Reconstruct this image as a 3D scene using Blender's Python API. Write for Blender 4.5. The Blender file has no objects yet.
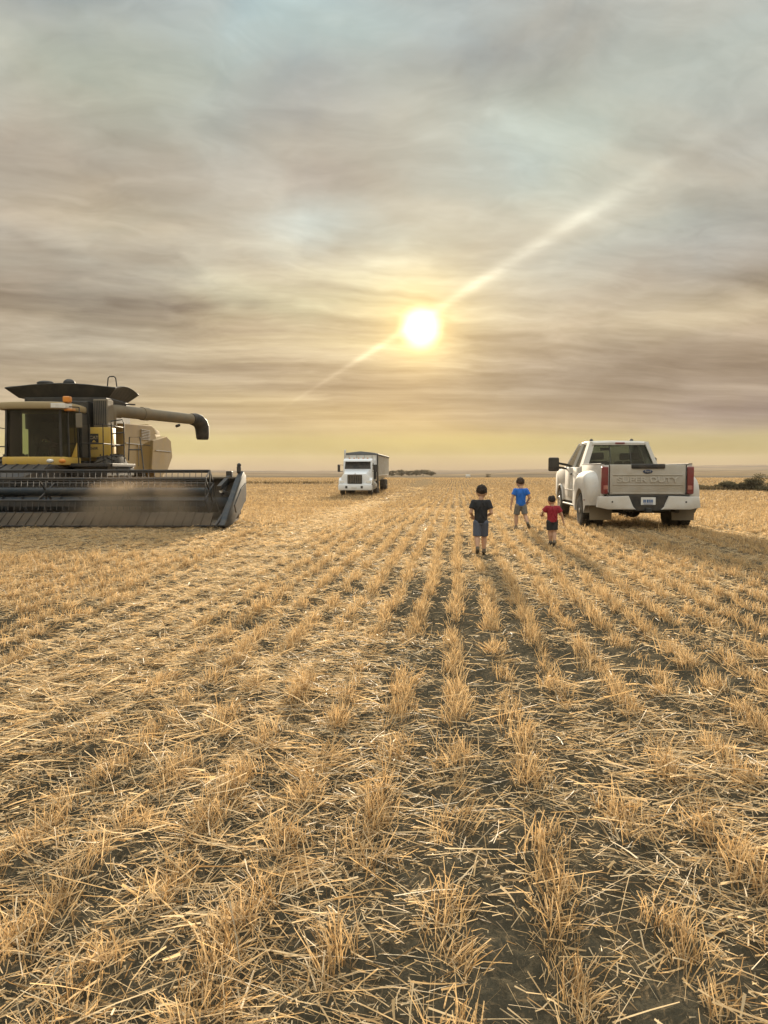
import bpy, bmesh, math, random
import numpy as np
from mathutils import Vector, Matrix
random.seed(7)
rng = np.random.default_rng(11)
R = math.radians
SC = bpy.context.scene
COL = SC.collection

# ---------------------------------------------------------------- camera
EYE = 1.45; F = 773.0; HOR = 470.0
PITCH = math.atan((512 - HOR) / F)
cam_d = bpy.data.cameras.new('camera'); cam = bpy.data.objects.new('camera', cam_d); COL.objects.link(cam)
cam_d.sensor_fit = 'VERTICAL'; cam_d.sensor_height = 36; cam_d.lens = F / 1024 * 36
cam_d.clip_start = 0.05; cam_d.clip_end = 20000
cam.location = (0, 0, EYE); cam.rotation_euler = (math.pi / 2 - PITCH, 0, 0)
SC.camera = cam

def pdir(px, py):
    v = Vector(((px - 384) / F, 1.0, -(py - 512) / F))
    return (Matrix.Rotation(-PITCH, 3, 'X') @ v).normalized()
def P(px, py, Y):
    d = pdir(px, py); k = Y / d.y
    return Vector((d.x * k, Y, EYE + d.z * k))

# ---------------------------------------------------------------- node DSL
class N:
    def __init__(s, nt, sock): s.nt = nt; s.s = sock
    def _m(s, op, *a, clamp=False):
        n = s.nt.nodes.new('ShaderNodeMath'); n.operation = op; n.use_clamp = clamp
        for i, v in enumerate((s,) + a):
            if isinstance(v, N): s.nt.links.new(v.s, n.inputs[i])
            else: n.inputs[i].default_value = v
        return N(s.nt, n.outputs[0])
    def __add__(s, o): return s._m('ADD', o)
    def __radd__(s, o): return s._m('ADD', o)
    def __mul__(s, o): return s._m('MULTIPLY', o)
    def __rmul__(s, o): return s._m('MULTIPLY', o)
    def __sub__(s, o): return s._m('SUBTRACT', o)
    def __rsub__(s, o): return (s * -1.0) + o
    def __truediv__(s, o): return s._m('DIVIDE', o)
    def __pow__(s, o): return s._m('POWER', o)
    def exp(s): return s._m('EXPONENT')
    def mx(s, o): return s._m('MAXIMUM', o)
    def mn(s, o): return s._m('MINIMUM', o)
    def abs(s): return s._m('ABSOLUTE')
    def clamp(s): return s._m('ADD', 0.0, clamp=True)
    def f(s, name, *a): return s._m(name, *a)
def smooth(x, a, b):
    nt = x.nt; n = nt.nodes.new('ShaderNodeMapRange'); n.interpolation_type = 'SMOOTHSTEP'
    nt.links.new(x.s, n.inputs['Value']); n.inputs['From Min'].default_value = a; n.inputs['From Max'].default_value = b
    return N(nt, n.outputs['Result'])
def combine(nt, x, y, z):
    n = nt.nodes.new('ShaderNodeCombineXYZ')
    for i, v in enumerate((x, y, z)):
        if isinstance(v, N): nt.links.new(v.s, n.inputs[i])
        else: n.inputs[i].default_value = v
    return N(nt, n.outputs[0])
def noise(nt, vec, scale, detail=3, rough=0.5, dist=0.0):
    n = nt.nodes.new('ShaderNodeTexNoise')
    if vec is not None: nt.links.new(vec.s, n.inputs['Vector'])
    n.inputs['Scale'].default_value = scale; n.inputs['Detail'].default_value = detail
    n.inputs['Roughness'].default_value = rough; n.inputs['Distortion'].default_value = dist
    return N(nt, n.outputs['Fac'])
def mixc(nt, fac, a, b):
    n = nt.nodes.new('ShaderNodeMix'); n.data_type = 'RGBA'
    for key, v in ((0, fac), (6, a), (7, b)):
        if isinstance(v, N): nt.links.new(v.s, n.inputs[key])
        elif key == 0: n.inputs[key].default_value = v
        else: n.inputs[key].default_value = (v[0], v[1], v[2], 1)
    return N(nt, n.outputs[2])
def ramp(nt, fac, stops, interp='LINEAR'):
    n = nt.nodes.new('ShaderNodeValToRGB'); n.color_ramp.interpolation = interp
    el = n.color_ramp.elements
    while len(el) > 1: el.remove(el[-1])
    el[0].position = stops[0][0]; el[0].color = (*stops[0][1], 1)
    for p, c in stops[1:]:
        e = el.new(p); e.color = (*c, 1)
    nt.links.new(fac.s, n.inputs[0]); return N(nt, n.outputs[0])

# ---------------------------------------------------------------- exposure, sun, sky
EXPO = 1.3
SC.view_settings.view_transform = 'Standard'; SC.view_settings.look = 'None'
SC.view_settings.exposure = EXPO; SC.view_settings.gamma = 1; SC.view_settings.use_curve_mapping = False
SUND = pdir(421, 328)
SUN_EL = math.asin(SUND.z); SUN_AZ = math.atan2(SUND.x, SUND.y)
sl = bpy.data.lights.new('sun', 'SUN'); sl.energy = 4.3; sl.angle = R(4.0); sl.color = (1.0, 0.84, 0.62)
so = bpy.data.objects.new('sun', sl); COL.objects.link(so); so.rotation_euler = SUND.to_track_quat('Z', 'Y').to_euler()
so.location = (0, 0, 60)

w = bpy.data.worlds.new('World'); SC.world = w; w.use_nodes = True
nt = w.node_tree; nt.nodes.clear()
out = nt.nodes.new('ShaderNodeOutputWorld'); bg = nt.nodes.new('ShaderNodeBackground')
nt.links.new(bg.outputs[0], out.inputs[0]); bg.inputs[1].default_value = 0.1
tc = nt.nodes.new('ShaderNodeTexCoord'); sep = nt.nodes.new('ShaderNodeSeparateXYZ'); nt.links.new(tc.outputs['Generated'], sep.inputs[0])
vec = N(nt, tc.outputs['Generated'])
X, Y_, Z = (N(nt, sep.outputs[i]) for i in range(3))
el = Z.f('ARCSINE') * (180 / math.pi); az = X.f('ARCTAN2', Y_) * (180 / math.pi)
zc = Z.mx(0.0) + 0.05
pl = combine(nt, X / zc, Y_ / zc, 0.0)
# domain warp
wn = noise(nt, combine(nt, az * 0.05, el * 0.09, 3.0), 1.0, 4, 0.55) - 0.5
wn2 = noise(nt, combine(nt, az * 0.05, el * 0.09, 9.0), 1.0, 4, 0.55) - 0.5
azw = az + wn * 14.0; elw = el + wn2 * 8.0
def s3(r, g, b): return (r / 255, g / 255, b / 255)
E = lambda y: math.degrees(math.atan((HOR - y) / F))
A = lambda x: math.degrees(math.atan((x - 384) / F))
base = ramp(nt, (el * (1 / 40.0)).clamp(), [(0, s3(160, 134, 98)), (E(462) / 40, s3(170, 146, 96)), (E(452) / 40, s3(172, 155, 90)), (E(440) / 40, s3(188, 171, 114)), (E(430) / 40, s3(184, 164, 128)),
    (E(418) / 40, s3(180, 160, 133)), (E(390) / 40, s3(175, 158, 135)), (E(330) / 40, s3(178, 163, 139)), (E(260) / 40, s3(187, 180, 164)),
    (E(180) / 40, s3(186, 181, 168)), (E(90) / 40, s3(178, 179, 168)), (E(0) / 40, s3(168, 171, 166)), (1, s3(176, 178, 174))])
sp = nt.nodes.new('ShaderNodeSeparateColor'); nt.links.new(base.s, sp.inputs[0])
Cr, Cg, Cb = (N(nt, sp.outputs[i]) for i in range(3))
def add3(m, dr, dg, db):
    global Cr, Cg, Cb
    Cr = Cr + m * (dr / 255); Cg = Cg + m * (dg / 255); Cb = Cb + m * (db / 255)
# streaks of thin smoke cloud, and larger soft masses
PX = X / zc; PY = Y_ / zc
st1 = noise(nt, combine(nt, azw * 0.045 + el * 0.05, elw * 0.30, 0.0), 1.0, 5, 0.55, 0.15) - 0.5
st2 = noise(nt, combine(nt, PX * 0.30 + PY * 0.10 + wn * 1.5, PY * 0.95 - PX * 0.16 + wn2 * 1.2, 5.0), 1.0, 5, 0.6, 0.1) - 0.5
st2 = st2 * smooth(el, 1.5, 5.0)
big = noise(nt, combine(nt, azw * 0.05, elw * 0.10, 2.0), 1.0, 5, 0.55, 0.3) - 0.5
cool = noise(nt, combine(nt, azw * 0.045, elw * 0.08, 12.0), 1.0, 4, 0.5, 0.3) - 0.5
low = 1.0 - smooth(el, 12.0, 24.0) * 0.75
fine = noise(nt, combine(nt, PX * 0.8 + PY * 0.35 + wn * 1.2, PY * 1.5 - PX * 0.5 + wn2 * 1.2, 1.0), 1.6, 7, 0.64, 0.2) - 0.5
fine = fine * smooth(el, 3.0, 8.0)
add3(st1 * low, 60, 58, 52)
add3(st2 * low, 140, 138, 122)
add3(big, 62, 64, 60)
add3(fine, 88, 88, 84)
reg = ((((azw - A(280)) / 13.0) ** 2.0 + ((elw - E(330)) / 5.0) ** 2.0) * -1.0).exp()
add3(st2 * reg, 120, 124, 84)
add3(reg, 3, 5, 0)
add3(cool * smooth(el, 3.0, 14.0), -22, 16, 44)
def blob(px, py, sa, se, dr, dg, db):
    g = (((azw - A(px)) / sa) ** 2.0 + ((elw - E(py)) / se) ** 2.0) * -1.0
    add3(g.exp(), dr, dg, db)
blob(30, 275, 12, 4.5, -26, -28, -22)
blob(190, 330, 9, 2.6, -6, -9, -8)
blob(560, 380, 15, 2.8, -24, -27, -18)
blob(700, 280, 9, 3.0, -14, -15, -10)
blob(300, 110, 5, 2.4, -22, -20, -12)
blob(480, 60, 8, 2.4, -16, -12, -4)
blob(340, 190, 4, 1.6, -14, -14, -10)
blob(330, 238, 5, 1.2, 20, 22, 22)
blob(520, 160, 8, 4.5, 6, 20, 18)
blob(310, 45, 6, 3.0, 8, 16, 16)
blob(650, 250, 8, 2.0, 10, 16, 16)
blob(290, 300, 9, 1.7, 22, 28, 22)
blob(110, 230, 8, 1.8, 14, 14, 8)
blob(340, 420, 18, 2.0, 10, 8, -8)
for px_, py_, sa_, se_, dr_, dg_, db_ in [(0, 0, 9, 4, -17, -15, -3), (40, 277, 7, 3, 10, 9, 4), (550, 382, 10, 2.4, -22, -13, -9), (490, 157, 6, 3.5, -2, 5, 16),
        (337, 236, 5, 2.0, -2, 14, 24), (100, 100, 8, 4, -9, -5, -9), (150, 335, 9, 3.2, -28, -23, -15), (600, 250, 5, 2.6, 11, 6, 1), (740, 425, 10, 1.6, -24, -20, -2), (700, 330, 5, 2, 6, 6, 0), (700, 100, 7, 3, 3, 10, 13)]:
    blob(px_, py_, sa_, se_, dr_, dg_, db_)
# aureole round the sun seen through the smoke
cv = nt.nodes.new('ShaderNodeVectorMath'); cv.operation = 'DOT_PRODUCT'; nt.links.new(tc.outputs['Generated'], cv.inputs[0]); cv.inputs[1].default_value = SUND
ang = N(nt, cv.outputs['Value']).mn(1.0).f('ARCCOSINE') * (180 / math.pi)
add3(((ang / 5.5) ** 2.0 * -1.0).exp(), 20, 18, 4)
add3((ang / -1.8).exp(), 120, 78, 8)
# bright contrail drifting past the sun
a1, b1 = pdir(300, 397), pdir(720, 128)
nrm = a1.cross(b1).normalized(); along = (b1 - a1).normalized()
d1 = nt.nodes.new('ShaderNodeVectorMath'); d1.operation = 'DOT_PRODUCT'; nt.links.new(tc.outputs['Generated'], d1.inputs[0]); d1.inputs[1].default_value = nrm
d2 = nt.nodes.new('ShaderNodeVectorMath'); d2.operation = 'DOT_PRODUCT'; nt.links.new(tc.outputs['Generated'], d2.inputs[0]); d2.inputs[1].default_value = along
T = N(nt, d2.outputs['Value']); D = N(nt, d1.outputs['Value']) + wn * 0.004
t0, t1, ts = a1.dot(along), b1.dot(along), SUND.dot(along)
tn = (T - t0) / (t1 - t0)
wid = 0.0021 + tn.mx(0.0) * 0.0105
m = ((D / wid) ** 2.0 * -1.0).exp() * smooth(tn, -0.12, 0.22) * (1.0 - smooth(tn, 0.55, 1.2)) * (0.85 + (fine + st2) * 1.5)
add3(m, 40, 39, 35)
G = 2.2
k = 1.0 / (0.1 * 2 ** EXPO)
def lin(c): return (c.mx(0.0)) ** G
core = (1.0 - smooth(ang, 0.35, 2.1)) ** 1.6
boost = 1.0 + smooth(el, 33.0, 60.0) * 3.2          # unseen sky overhead brightened to add light on the ground
back = smooth(Y_ * -1.0, -0.2, 0.5) * 0.5  # unseen sky behind the camera brightened as well, for fill light
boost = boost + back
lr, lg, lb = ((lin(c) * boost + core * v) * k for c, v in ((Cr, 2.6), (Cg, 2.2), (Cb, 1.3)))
cc = nt.nodes.new('ShaderNodeCombineColor')
for i, c in enumerate((lr, lg, lb)): nt.links.new(c.s, cc.inputs[i])
sky = nt.nodes.new('ShaderNodeTexSky'); sky.sky_type = 'NISHITA'; sky.sun_disc = False
sky.sun_elevation = SUN_EL; sky.sun_rotation = SUN_AZ; sky.dust_density = 5.0
fin = mixc(nt, 0.012, N(nt, cc.outputs[0]), N(nt, sky.outputs[0]))
# below the horizon: plain dull straw tone
below = smooth(el, -2.0, -0.2)
fin = mixc(nt, below, (0.20 * k, 0.15 * k, 0.09 * k), fin)
nt.links.new(fin.s, bg.inputs[0])
w.cycles.sampling_method = 'MANUAL'; w.cycles.sample_map_resolution = 1024

# ---------------------------------------------------------------- materials
def mat(name, col, rough=0.6, metal=0.0, var=0.25, vscale=4.0, dust=0.0, dustcol=(0.42, 0.33, 0.21), spec=0.5, coat=0.0, bump=0.0, bscale=60, dz=None):
    m = bpy.data.materials.new(name); m.use_nodes = True; nt = m.node_tree
    b = nt.nodes['Principled BSDF']; tc = nt.nodes.new('ShaderNodeTexCoord'); v = N(nt, tc.outputs['Object'])
    n1 = noise(nt, v, vscale, 5, 0.6)
    c = mixc(nt, n1, tuple(x * (1 - var) for x in col), tuple(min(1, x * (1 + var)) for x in col))
    if dust > 0:
        n2 = noise(nt, v, vscale * 0.7 + 0.5, 6, 0.65)
        f = ((n2 - 0.5) * 1.6 + dust).clamp()
        if dz:   # dirt splashed up from the ground, fading with height on the thing
            s = nt.nodes.new('ShaderNodeSeparateXYZ'); nt.links.new(tc.outputs['Object'], s.inputs[0])
            f = (f + (1.0 - smooth(N(nt, s.outputs[2]), dz[0], dz[1])) * 0.6).clamp()
        c = mixc(nt, f, c, dustcol)
    nt.links.new(c.s, b.inputs['Base Color'])
    r = (n1 * 0.25 + (rough - 0.12 + dust * 0.3)).clamp(); nt.links.new(r.s, b.inputs['Roughness'])
    b.inputs['Metallic'].default_value = metal; b.inputs['Specular IOR Level'].default_value = spec
    b.inputs['Coat Weight'].default_value = coat
    if bump:
        bn = nt.nodes.new('ShaderNodeBump'); bn.inputs['Strength'].default_value = bump
        nt.links.new(noise(nt, v, bscale, 4).s, bn.inputs['Height']); nt.links.new(bn.outputs[0], b.inputs['Normal'])
    return m
def glassmat(name, col, trans):
    m = bpy.data.materials.new(name); m.use_nodes = True; nt = m.node_tree; nt.nodes.clear()
    o = nt.nodes.new('ShaderNodeOutputMaterial'); g = nt.nodes.new('ShaderNodeBsdfGlossy'); g.inputs['Roughness'].default_value = 0.08
    g.inputs['Color'].default_value = (0.9, 0.9, 0.9, 1)
    t = nt.nodes.new('ShaderNodeBsdfTransparent'); t.inputs['Color'].default_value = (*[c * trans for c in col], 1)
    mx = nt.nodes.new('ShaderNodeMixShader'); fr = nt.nodes.new('ShaderNodeFresnel'); fr.inputs[0].default_value = 1.28
    nt.links.new(fr.outputs[0], mx.inputs[0]); nt.links.new(t.outputs[0], mx.inputs[1]); nt.links.new(g.outputs[0], mx.inputs[2])
    # a film of dust
    d = nt.nodes.new('ShaderNodeBsdfDiffuse'); d.inputs['Color'].default_value = (0.35, 0.28, 0.18, 1)
    m2 = nt.nodes.new('ShaderNodeMixShader'); tc = nt.nodes.new('ShaderNodeTexCoord')
    f = (noise(nt, N(nt, tc.outputs['Object']), 2.5, 4) * 0.14)
    nt.links.new(f.s, m2.inputs[0]); nt.links.new(mx.outputs[0], m2.inputs[1]); nt.links.new(d.outputs[0], m2.inputs[2])
    nt.links.new(m2.outputs[0], o.inputs[0]); return m
M = {}
M['white'] = mat('dusty_white_paint', (0.60, 0.59, 0.565), 0.55, 0, 0.06, 1.8, 0.30, (0.42, 0.35, 0.25), coat=0.05, spec=0.35)
M['white_dirty'] = mat('dirty_white_paint', (0.50, 0.485, 0.45), 0.5, 0, 0.12, 3.0, 0.6, (0.36, 0.31, 0.235))
M['letters'] = mat('embossed_letters', (0.54, 0.52, 0.48), 0.5, 0, 0.05, 2.2, 0.5, (0.40, 0.35, 0.27))
M['rubber'] = mat('tyre_rubber', (0.025, 0.024, 0.023), 0.85, 0, 0.3, 8, 0.25, (0.16, 0.125, 0.08), bump=0.4)
M['black'] = mat('black_plastic', (0.02, 0.02, 0.02), 0.6, 0, 0.3, 5, 0.14, (0.14, 0.11, 0.08))
M['dark'] = mat('dark_steel', (0.05, 0.052, 0.055), 0.5, 0.3, 0.3, 3, 0.2, (0.12, 0.09, 0.06), spec=0.2)
M['bluedark'] = mat('blue_grey_steel', (0.03, 0.038, 0.046), 0.5, 0.1, 0.25, 3, 0.1, (0.14, 0.11, 0.075), spec=0.15)
M['chrome'] = mat('chrome', (0.72, 0.71, 0.69), 0.25, 0.9, 0.1, 5, 0.15)
M['alu'] = mat('brushed_aluminium', (0.55, 0.55, 0.54), 0.4, 0.7, 0.12, 3, 0.15)
M['red'] = mat('red_lens', (0.20, 0.018, 0.02), 0.3, 0, 0.2, 8, 0.25, (0.17,0.085,0.07))
M['white_clean'] = mat('clean_white_paint', (0.74, 0.76, 0.78), 0.35, 0, 0.04, 1.2, 0.0, coat=0.3)
M['reel_blur'] = mat('dusty_reel_blur', (0.05, 0.045, 0.038), 0.8, 0, 0.35, 0.5, 0.35, (0.15, 0.105, 0.065), spec=0.05)
M['redpale'] = mat('pale_red_lens', (0.36, 0.10, 0.09), 0.3, 0, 0.1, 8, 0.2)
M['amber'] = mat('amber_lens', (0.7, 0.25, 0.03), 0.3, 0, 0.1, 8, 0.1)
M['plate'] = mat('plate_white', (0.7, 0.7, 0.68), 0.5, 0, 0.05, 8, 0.1)
M['plateblue'] = mat('plate_blue', (0.05, 0.12, 0.3), 0.5)
M['logoblue'] = mat('badge_blue', (0.03, 0.05, 0.11), 0.4)
M['yellow'] = mat('yellow_paint', (0.62, 0.40, 0.06), 0.5, 0, 0.12, 1.6, 0.3, (0.40, 0.30, 0.17), spec=0.2)
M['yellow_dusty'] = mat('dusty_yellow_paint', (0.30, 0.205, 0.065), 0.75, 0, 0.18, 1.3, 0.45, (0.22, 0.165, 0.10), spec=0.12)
M['greypaint'] = mat('dusty_grey_panel', (0.15, 0.14, 0.12), 0.6, 0, 0.12, 1.5, 0.5, (0.25, 0.20, 0.13), spec=0.15)
M['tank'] = mat('dark_tank_panel', (0.028, 0.027, 0.025), 0.6, 0, 0.2, 1.5, 0.12, (0.12, 0.10, 0.07))
M['cream'] = mat('cream_roof', (0.40, 0.30, 0.15), 0.55, 0, 0.12, 1.5, 0.35, (0.30, 0.23, 0.14))
M['lens'] = mat('lamp_lens', (0.75, 0.75, 0.72), 0.15, 0.2, 0.05, 5, 0.05)
M['seat'] = mat('seat_fabric', (0.05, 0.05, 0.05), 0.9)
M['glass'] = glassmat('tinted_glass', (0.62, 0.66, 0.60), 0.82)
M['cabglass'] = glassmat('green_tinted_glass', (0.46, 0.58, 0.36), 0.72)
M['clear'] = glassmat('clear_glass', (0.8, 0.85, 0.85), 0.95)
M['sheet'] = mat('dusty_header_sheet', (0.10, 0.095, 0.085), 0.55, 0.2, 0.2, 1.2, 0.45, (0.26, 0.19, 0.12))
M['trailer'] = mat('trailer_side', (0.74, 0.74, 0.73), 0.5, 0.0, 0.08, 1.0, 0.15, (0.60, 0.55, 0.45))
M['tarp'] = mat('grey_tarp', (0.13, 0.14, 0.15), 0.8, 0, 0.2, 2)
M['skin'] = mat('skin', (0.48, 0.29, 0.19), 0.6, 0, 0.06, 8)
M['hair'] = mat('dark_hair', (0.028, 0.018, 0.012), 0.7, 0, 0.4, 60, bump=0.5, bscale=90)
M['hairbrown'] = mat('brown_hair', (0.06, 0.035, 0.02), 0.7, 0, 0.4, 60, bump=0.5, bscale=90)
M['tblack'] = mat('black_cotton', (0.02, 0.021, 0.024), 0.9, 0, 0.15, 10, bump=0.3, bscale=20)
M['tblue'] = mat('blue_cotton', (0.02, 0.135, 0.52), 0.9, 0, 0.12, 10, bump=0.3, bscale=20)
M['tred'] = mat('red_cotton', (0.27, 0.018, 0.03), 0.9, 0, 0.12, 10, bump=0.3, bscale=20)
M['denim'] = mat('grey_blue_denim', (0.085, 0.10, 0.14), 0.9, 0, 0.3, 30)
M['camo'] = mat('grey_patterned_cotton', (0.17, 0.165, 0.15), 0.9, 0, 0.7, 22)
M['dshorts'] = mat('dark_grey_cotton', (0.03, 0.03, 0.032), 0.9, 0, 0.2, 20)
M['shoe'] = mat('dark_shoe', (0.035, 0.032, 0.028), 0.8, 0, 0.3, 20, 0.2)
M['redsock'] = mat('dark_red_shoe', (0.20, 0.03, 0.025), 0.8, 0, 0.2, 20)
M['eye'] = mat('eye_white', (0.7, 0.68, 0.65), 0.3)
M['bark'] = mat('bark', (0.07, 0.055, 0.04), 0.9)

def leafmat(name, a, b, trans=0.25):
    m = bpy.data.materials.new(name); m.use_nodes = True; nt = m.node_tree; nt.nodes.clear()
    o = nt.nodes.new('ShaderNodeOutputMaterial'); at = nt.nodes.new('ShaderNodeAttribute'); at.attribute_name = 'Col'
    c = mixc(nt, N(nt, at.outputs['Fac']), a, b)
    d = nt.nodes.new('ShaderNodeBsdfDiffuse'); t = nt.nodes.new('ShaderNodeBsdfTranslucent'); mx = nt.nodes.new('ShaderNodeMixShader')
    mx.inputs[0].default_value = trans
    nt.links.new(c.s, d.inputs[0]); nt.links.new(c.s, t.inputs[0]); nt.links.new(d.outputs[0], mx.inputs[1]); nt.links.new(t.outputs[0], mx.inputs[2])
    nt.links.new(mx.outputs[0], o.inputs[0]); return m
def strawmat(name, trans=0.3, rough=0.55):
    m = bpy.data.materials.new(name); m.use_nodes = True; nt = m.node_tree; nt.nodes.clear()
    o = nt.nodes.new('ShaderNodeOutputMaterial'); at = nt.nodes.new('ShaderNodeAttribute'); at.attribute_name = 'Col'
    b = nt.nodes.new('ShaderNodeBsdfPrincipled'); b.inputs['Roughness'].default_value = rough; b.inputs['Specular IOR Level'].default_value = 0.12
    t = nt.nodes.new('ShaderNodeBsdfTranslucent'); mx = nt.nodes.new('ShaderNodeMixShader'); mx.inputs[0].default_value = trans
    nt.links.new(at.outputs['Color'], b.inputs['Base Color']); nt.links.new(at.outputs['Color'], t.inputs[0])
    nt.links.new(b.outputs[0], mx.inputs[1]); nt.links.new(t.outputs[0], mx.inputs[2]); nt.links.new(mx.outputs[0], o.inputs[0]); return m

# ---------------------------------------------------------------- object helpers
def tag(o, label=None, cat=None, group=None, kind=None):
    for kk, v in (('label', label), ('category', cat), ('group', group), ('kind', kind)):
        if v: o[kk] = v
    return o
def thing(name, loc, rz, label, cat, group=None, scale=1.0):
    o = bpy.data.objects.new(name, None); COL.objects.link(o); o.location = loc; o.rotation_euler = (0, 0, rz); o.scale = (scale,) * 3
    return tag(o, label, cat, group)
class MB:
    def __init__(s): s.bm = bmesh.new()
    def box(s, x0, x1, y0, y1, z0, z1, bev=0.0, seg=2):
        g = bmesh.ops.create_cube(s.bm, size=1.0, matrix=Matrix.Translation(((x0 + x1) / 2, (y0 + y1) / 2, (z0 + z1) / 2)) @ Matrix.Diagonal((abs(x1 - x0), abs(y1 - y0), abs(z1 - z0), 1)))
        if bev:
            es = list({e for v in g['verts'] for e in v.link_edges})
            bmesh.ops.bevel(s.bm, geom=es, offset=bev, segments=seg, affect='EDGES', profile=0.5)
        return s
    def prism(s, poly, axis, a, b, bev=0.0, taper=None):
        # poly: 2D points; axis 'x' -> (y,z), 'y' -> (x,z), 'z' -> (x,y)
        def mk(p, t):
            return {'x': (t, p[0], p[1]), 'y': (p[0], t, p[1]), 'z': (p[0], p[1], t)}[axis]
        p2 = taper or poly
        v1 = [s.bm.verts.new(mk(p, a)) for p in poly]; v2 = [s.bm.verts.new(mk(p, b)) for p in p2]
        fs = [s.bm.faces.new(v1), s.bm.faces.new(v2[::-1])]
        n = len(poly)
        for i in range(n): fs.append(s.bm.faces.new((v1[i], v2[i], v2[(i + 1) % n], v1[(i + 1) % n])))
        bmesh.ops.recalc_face_normals(s.bm, faces=fs)
        if bev:
            es = list(fs[0].edges) + list(fs[1].edges)
            bmesh.ops.bevel(s.bm, geom=es, offset=bev, segments=2, affect='EDGES', profile=0.5)
        return s
    def bar(s, a, b, wx, wy=None, up=(0, 0, 1)):
        a, b = Vector(a), Vector(b); wy = wy or wx; d = (b - a).normalized(); u = Vector(up)
        if abs(d.dot(u)) > 0.98: u = Vector((0, 1, 0))
        sx = d.cross(u).normalized(); sy = sx.cross(d)
        vs = []
        for p in (a, b):
            vs.append([s.bm.verts.new(p + sx * wx / 2 * i + sy * wy / 2 * j) for i, j in ((-1, -1), (1, -1), (1, 1), (-1, 1))])
        fs = [s.bm.faces.new(vs[0][::-1]), s.bm.faces.new(vs[1])]
        for i in range(4): fs.append(s.bm.faces.new((vs[0][i], vs[0][(i + 1) % 4], vs[1][(i + 1) % 4], vs[1][i])))
        bmesh.ops.recalc_face_normals(s.bm, faces=fs); return s
    def tube(s, pts, r, n=10, caps=True):
        pts = [Vector(p) for p in pts]; rs = r if isinstance(r, (list, tuple)) else [r] * len(pts)
        rings = []; prev = None
        for i, p in enumerate(pts):
            d = (pts[min(i + 1, len(pts) - 1)] - pts[max(i - 1, 0)]).normalized()
            if prev is None:
                u = Vector((0, 0, 1)) if abs(d.z) < 0.9 else Vector((0, 1, 0)); sx = d.cross(u).normalized()
            else: sx = (prev - d * prev.dot(d)).normalized()
            prev = sx; sy = sx.cross(d)
            rings.append([s.bm.verts.new(p + (sx * math.cos(2 * math.pi * k / n) + sy * math.sin(2 * math.pi * k / n)) * rs[i]) for k in range(n)])
        for a, b in zip(rings, rings[1:]):
            for k in range(n): s.bm.faces.new((a[k], a[(k + 1) % n], b[(k + 1) % n], b[k]))
        if caps: s.bm.faces.new(rings[0][::-1]); s.bm.faces.new(rings[-1])
        return s
    def lathe(s, prof, axis='x', n=32, c=(0, 0, 0)):
        # prof: (t along axis, radius)
        rings = []
        for t, r in prof:
            ring = []
            for k in range(n):
                a = 2 * math.pi * k / n; u, v = r * math.cos(a), r * math.sin(a)
                p = {'x': (t, u, v), 'y': (u, t, v), 'z': (u, v, t)}[axis]
                ring.append(s.bm.verts.new(Vector(p) + Vector(c)))
            rings.append(ring)
        fs = []
        for a, b in zip(rings, rings[1:]):
            for k in range(n): fs.append(s.bm.faces.new((a[k], a[(k + 1) % n], b[(k + 1) % n], b[k])))
        fs.append(s.bm.faces.new(rings[0])); fs.append(s.bm.faces.new(rings[-1][::-1]))
        bmesh.ops.recalc_face_normals(s.bm, faces=fs); return s
    def ball(s, c, r, sc=(1, 1, 1), n=12):
        bmesh.ops.create_uvsphere(s.bm, u_segments=n * 2, v_segments=n, radius=r, matrix=Matrix.Translation(c) @ Matrix.Diagonal((*sc, 1))); return s
    def quad(s, *p):
        s.bm.faces.new([s.bm.verts.new(q) for q in p]); return s
    def slab(s, pts, th):
        # thick panel from a planar polygon
        pts = [Vector(p) for p in pts]; n = (pts[1] - pts[0]).cross(pts[2] - pts[0]).normalized() * th
        v1 = [s.bm.verts.new(p) for p in pts]; v2 = [s.bm.verts.new(p + n) for p in pts]; m = len(pts)
        fs = [s.bm.faces.new(v1[::-1]), s.bm.faces.new(v2)]
        for i in range(m): fs.append(s.bm.faces.new((v1[i], v1[(i + 1) % m], v2[(i + 1) % m], v2[i])))
        bmesh.ops.recalc_face_normals(s.bm, faces=fs); return s
    def each(s, name, m, parent=None, smooth=None):
        # every separate piece becomes an object of its own
        todo = set(s.bm.verts); outl = []
        while todo:
            v = next(iter(todo)); isl = {v}; stack = [v]
            while stack:
                for e in stack.pop().link_edges:
                    for u in e.verts:
                        if u not in isl: isl.add(u); stack.append(u)
            todo -= isl; q = MB(); mp = {u: q.bm.verts.new(u.co) for u in isl}
            for f in {f for u in isl for f in u.link_faces}: q.bm.faces.new([mp[u] for u in f.verts])
            outl.append(q)
        s.bm.free(); return [q.build(name, m, parent, smooth) for q in outl]
    def build(s, name, m, parent=None, smooth=None, label=None):
        me = bpy.data.meshes.new(name); s.bm.to_mesh(me); s.bm.free()
        me.materials.append(M[m] if isinstance(m, str) else m)
        o = bpy.data.objects.new(name, me); COL.objects.link(o); o.parent = parent
        if smooth is not None:
            me.polygons.foreach_set('use_smooth', [True] * len(me.polygons))
            if smooth < 180: me.set_sharp_from_angle(angle=R(smooth))
        if label: o['label'] = label
        return o
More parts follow.
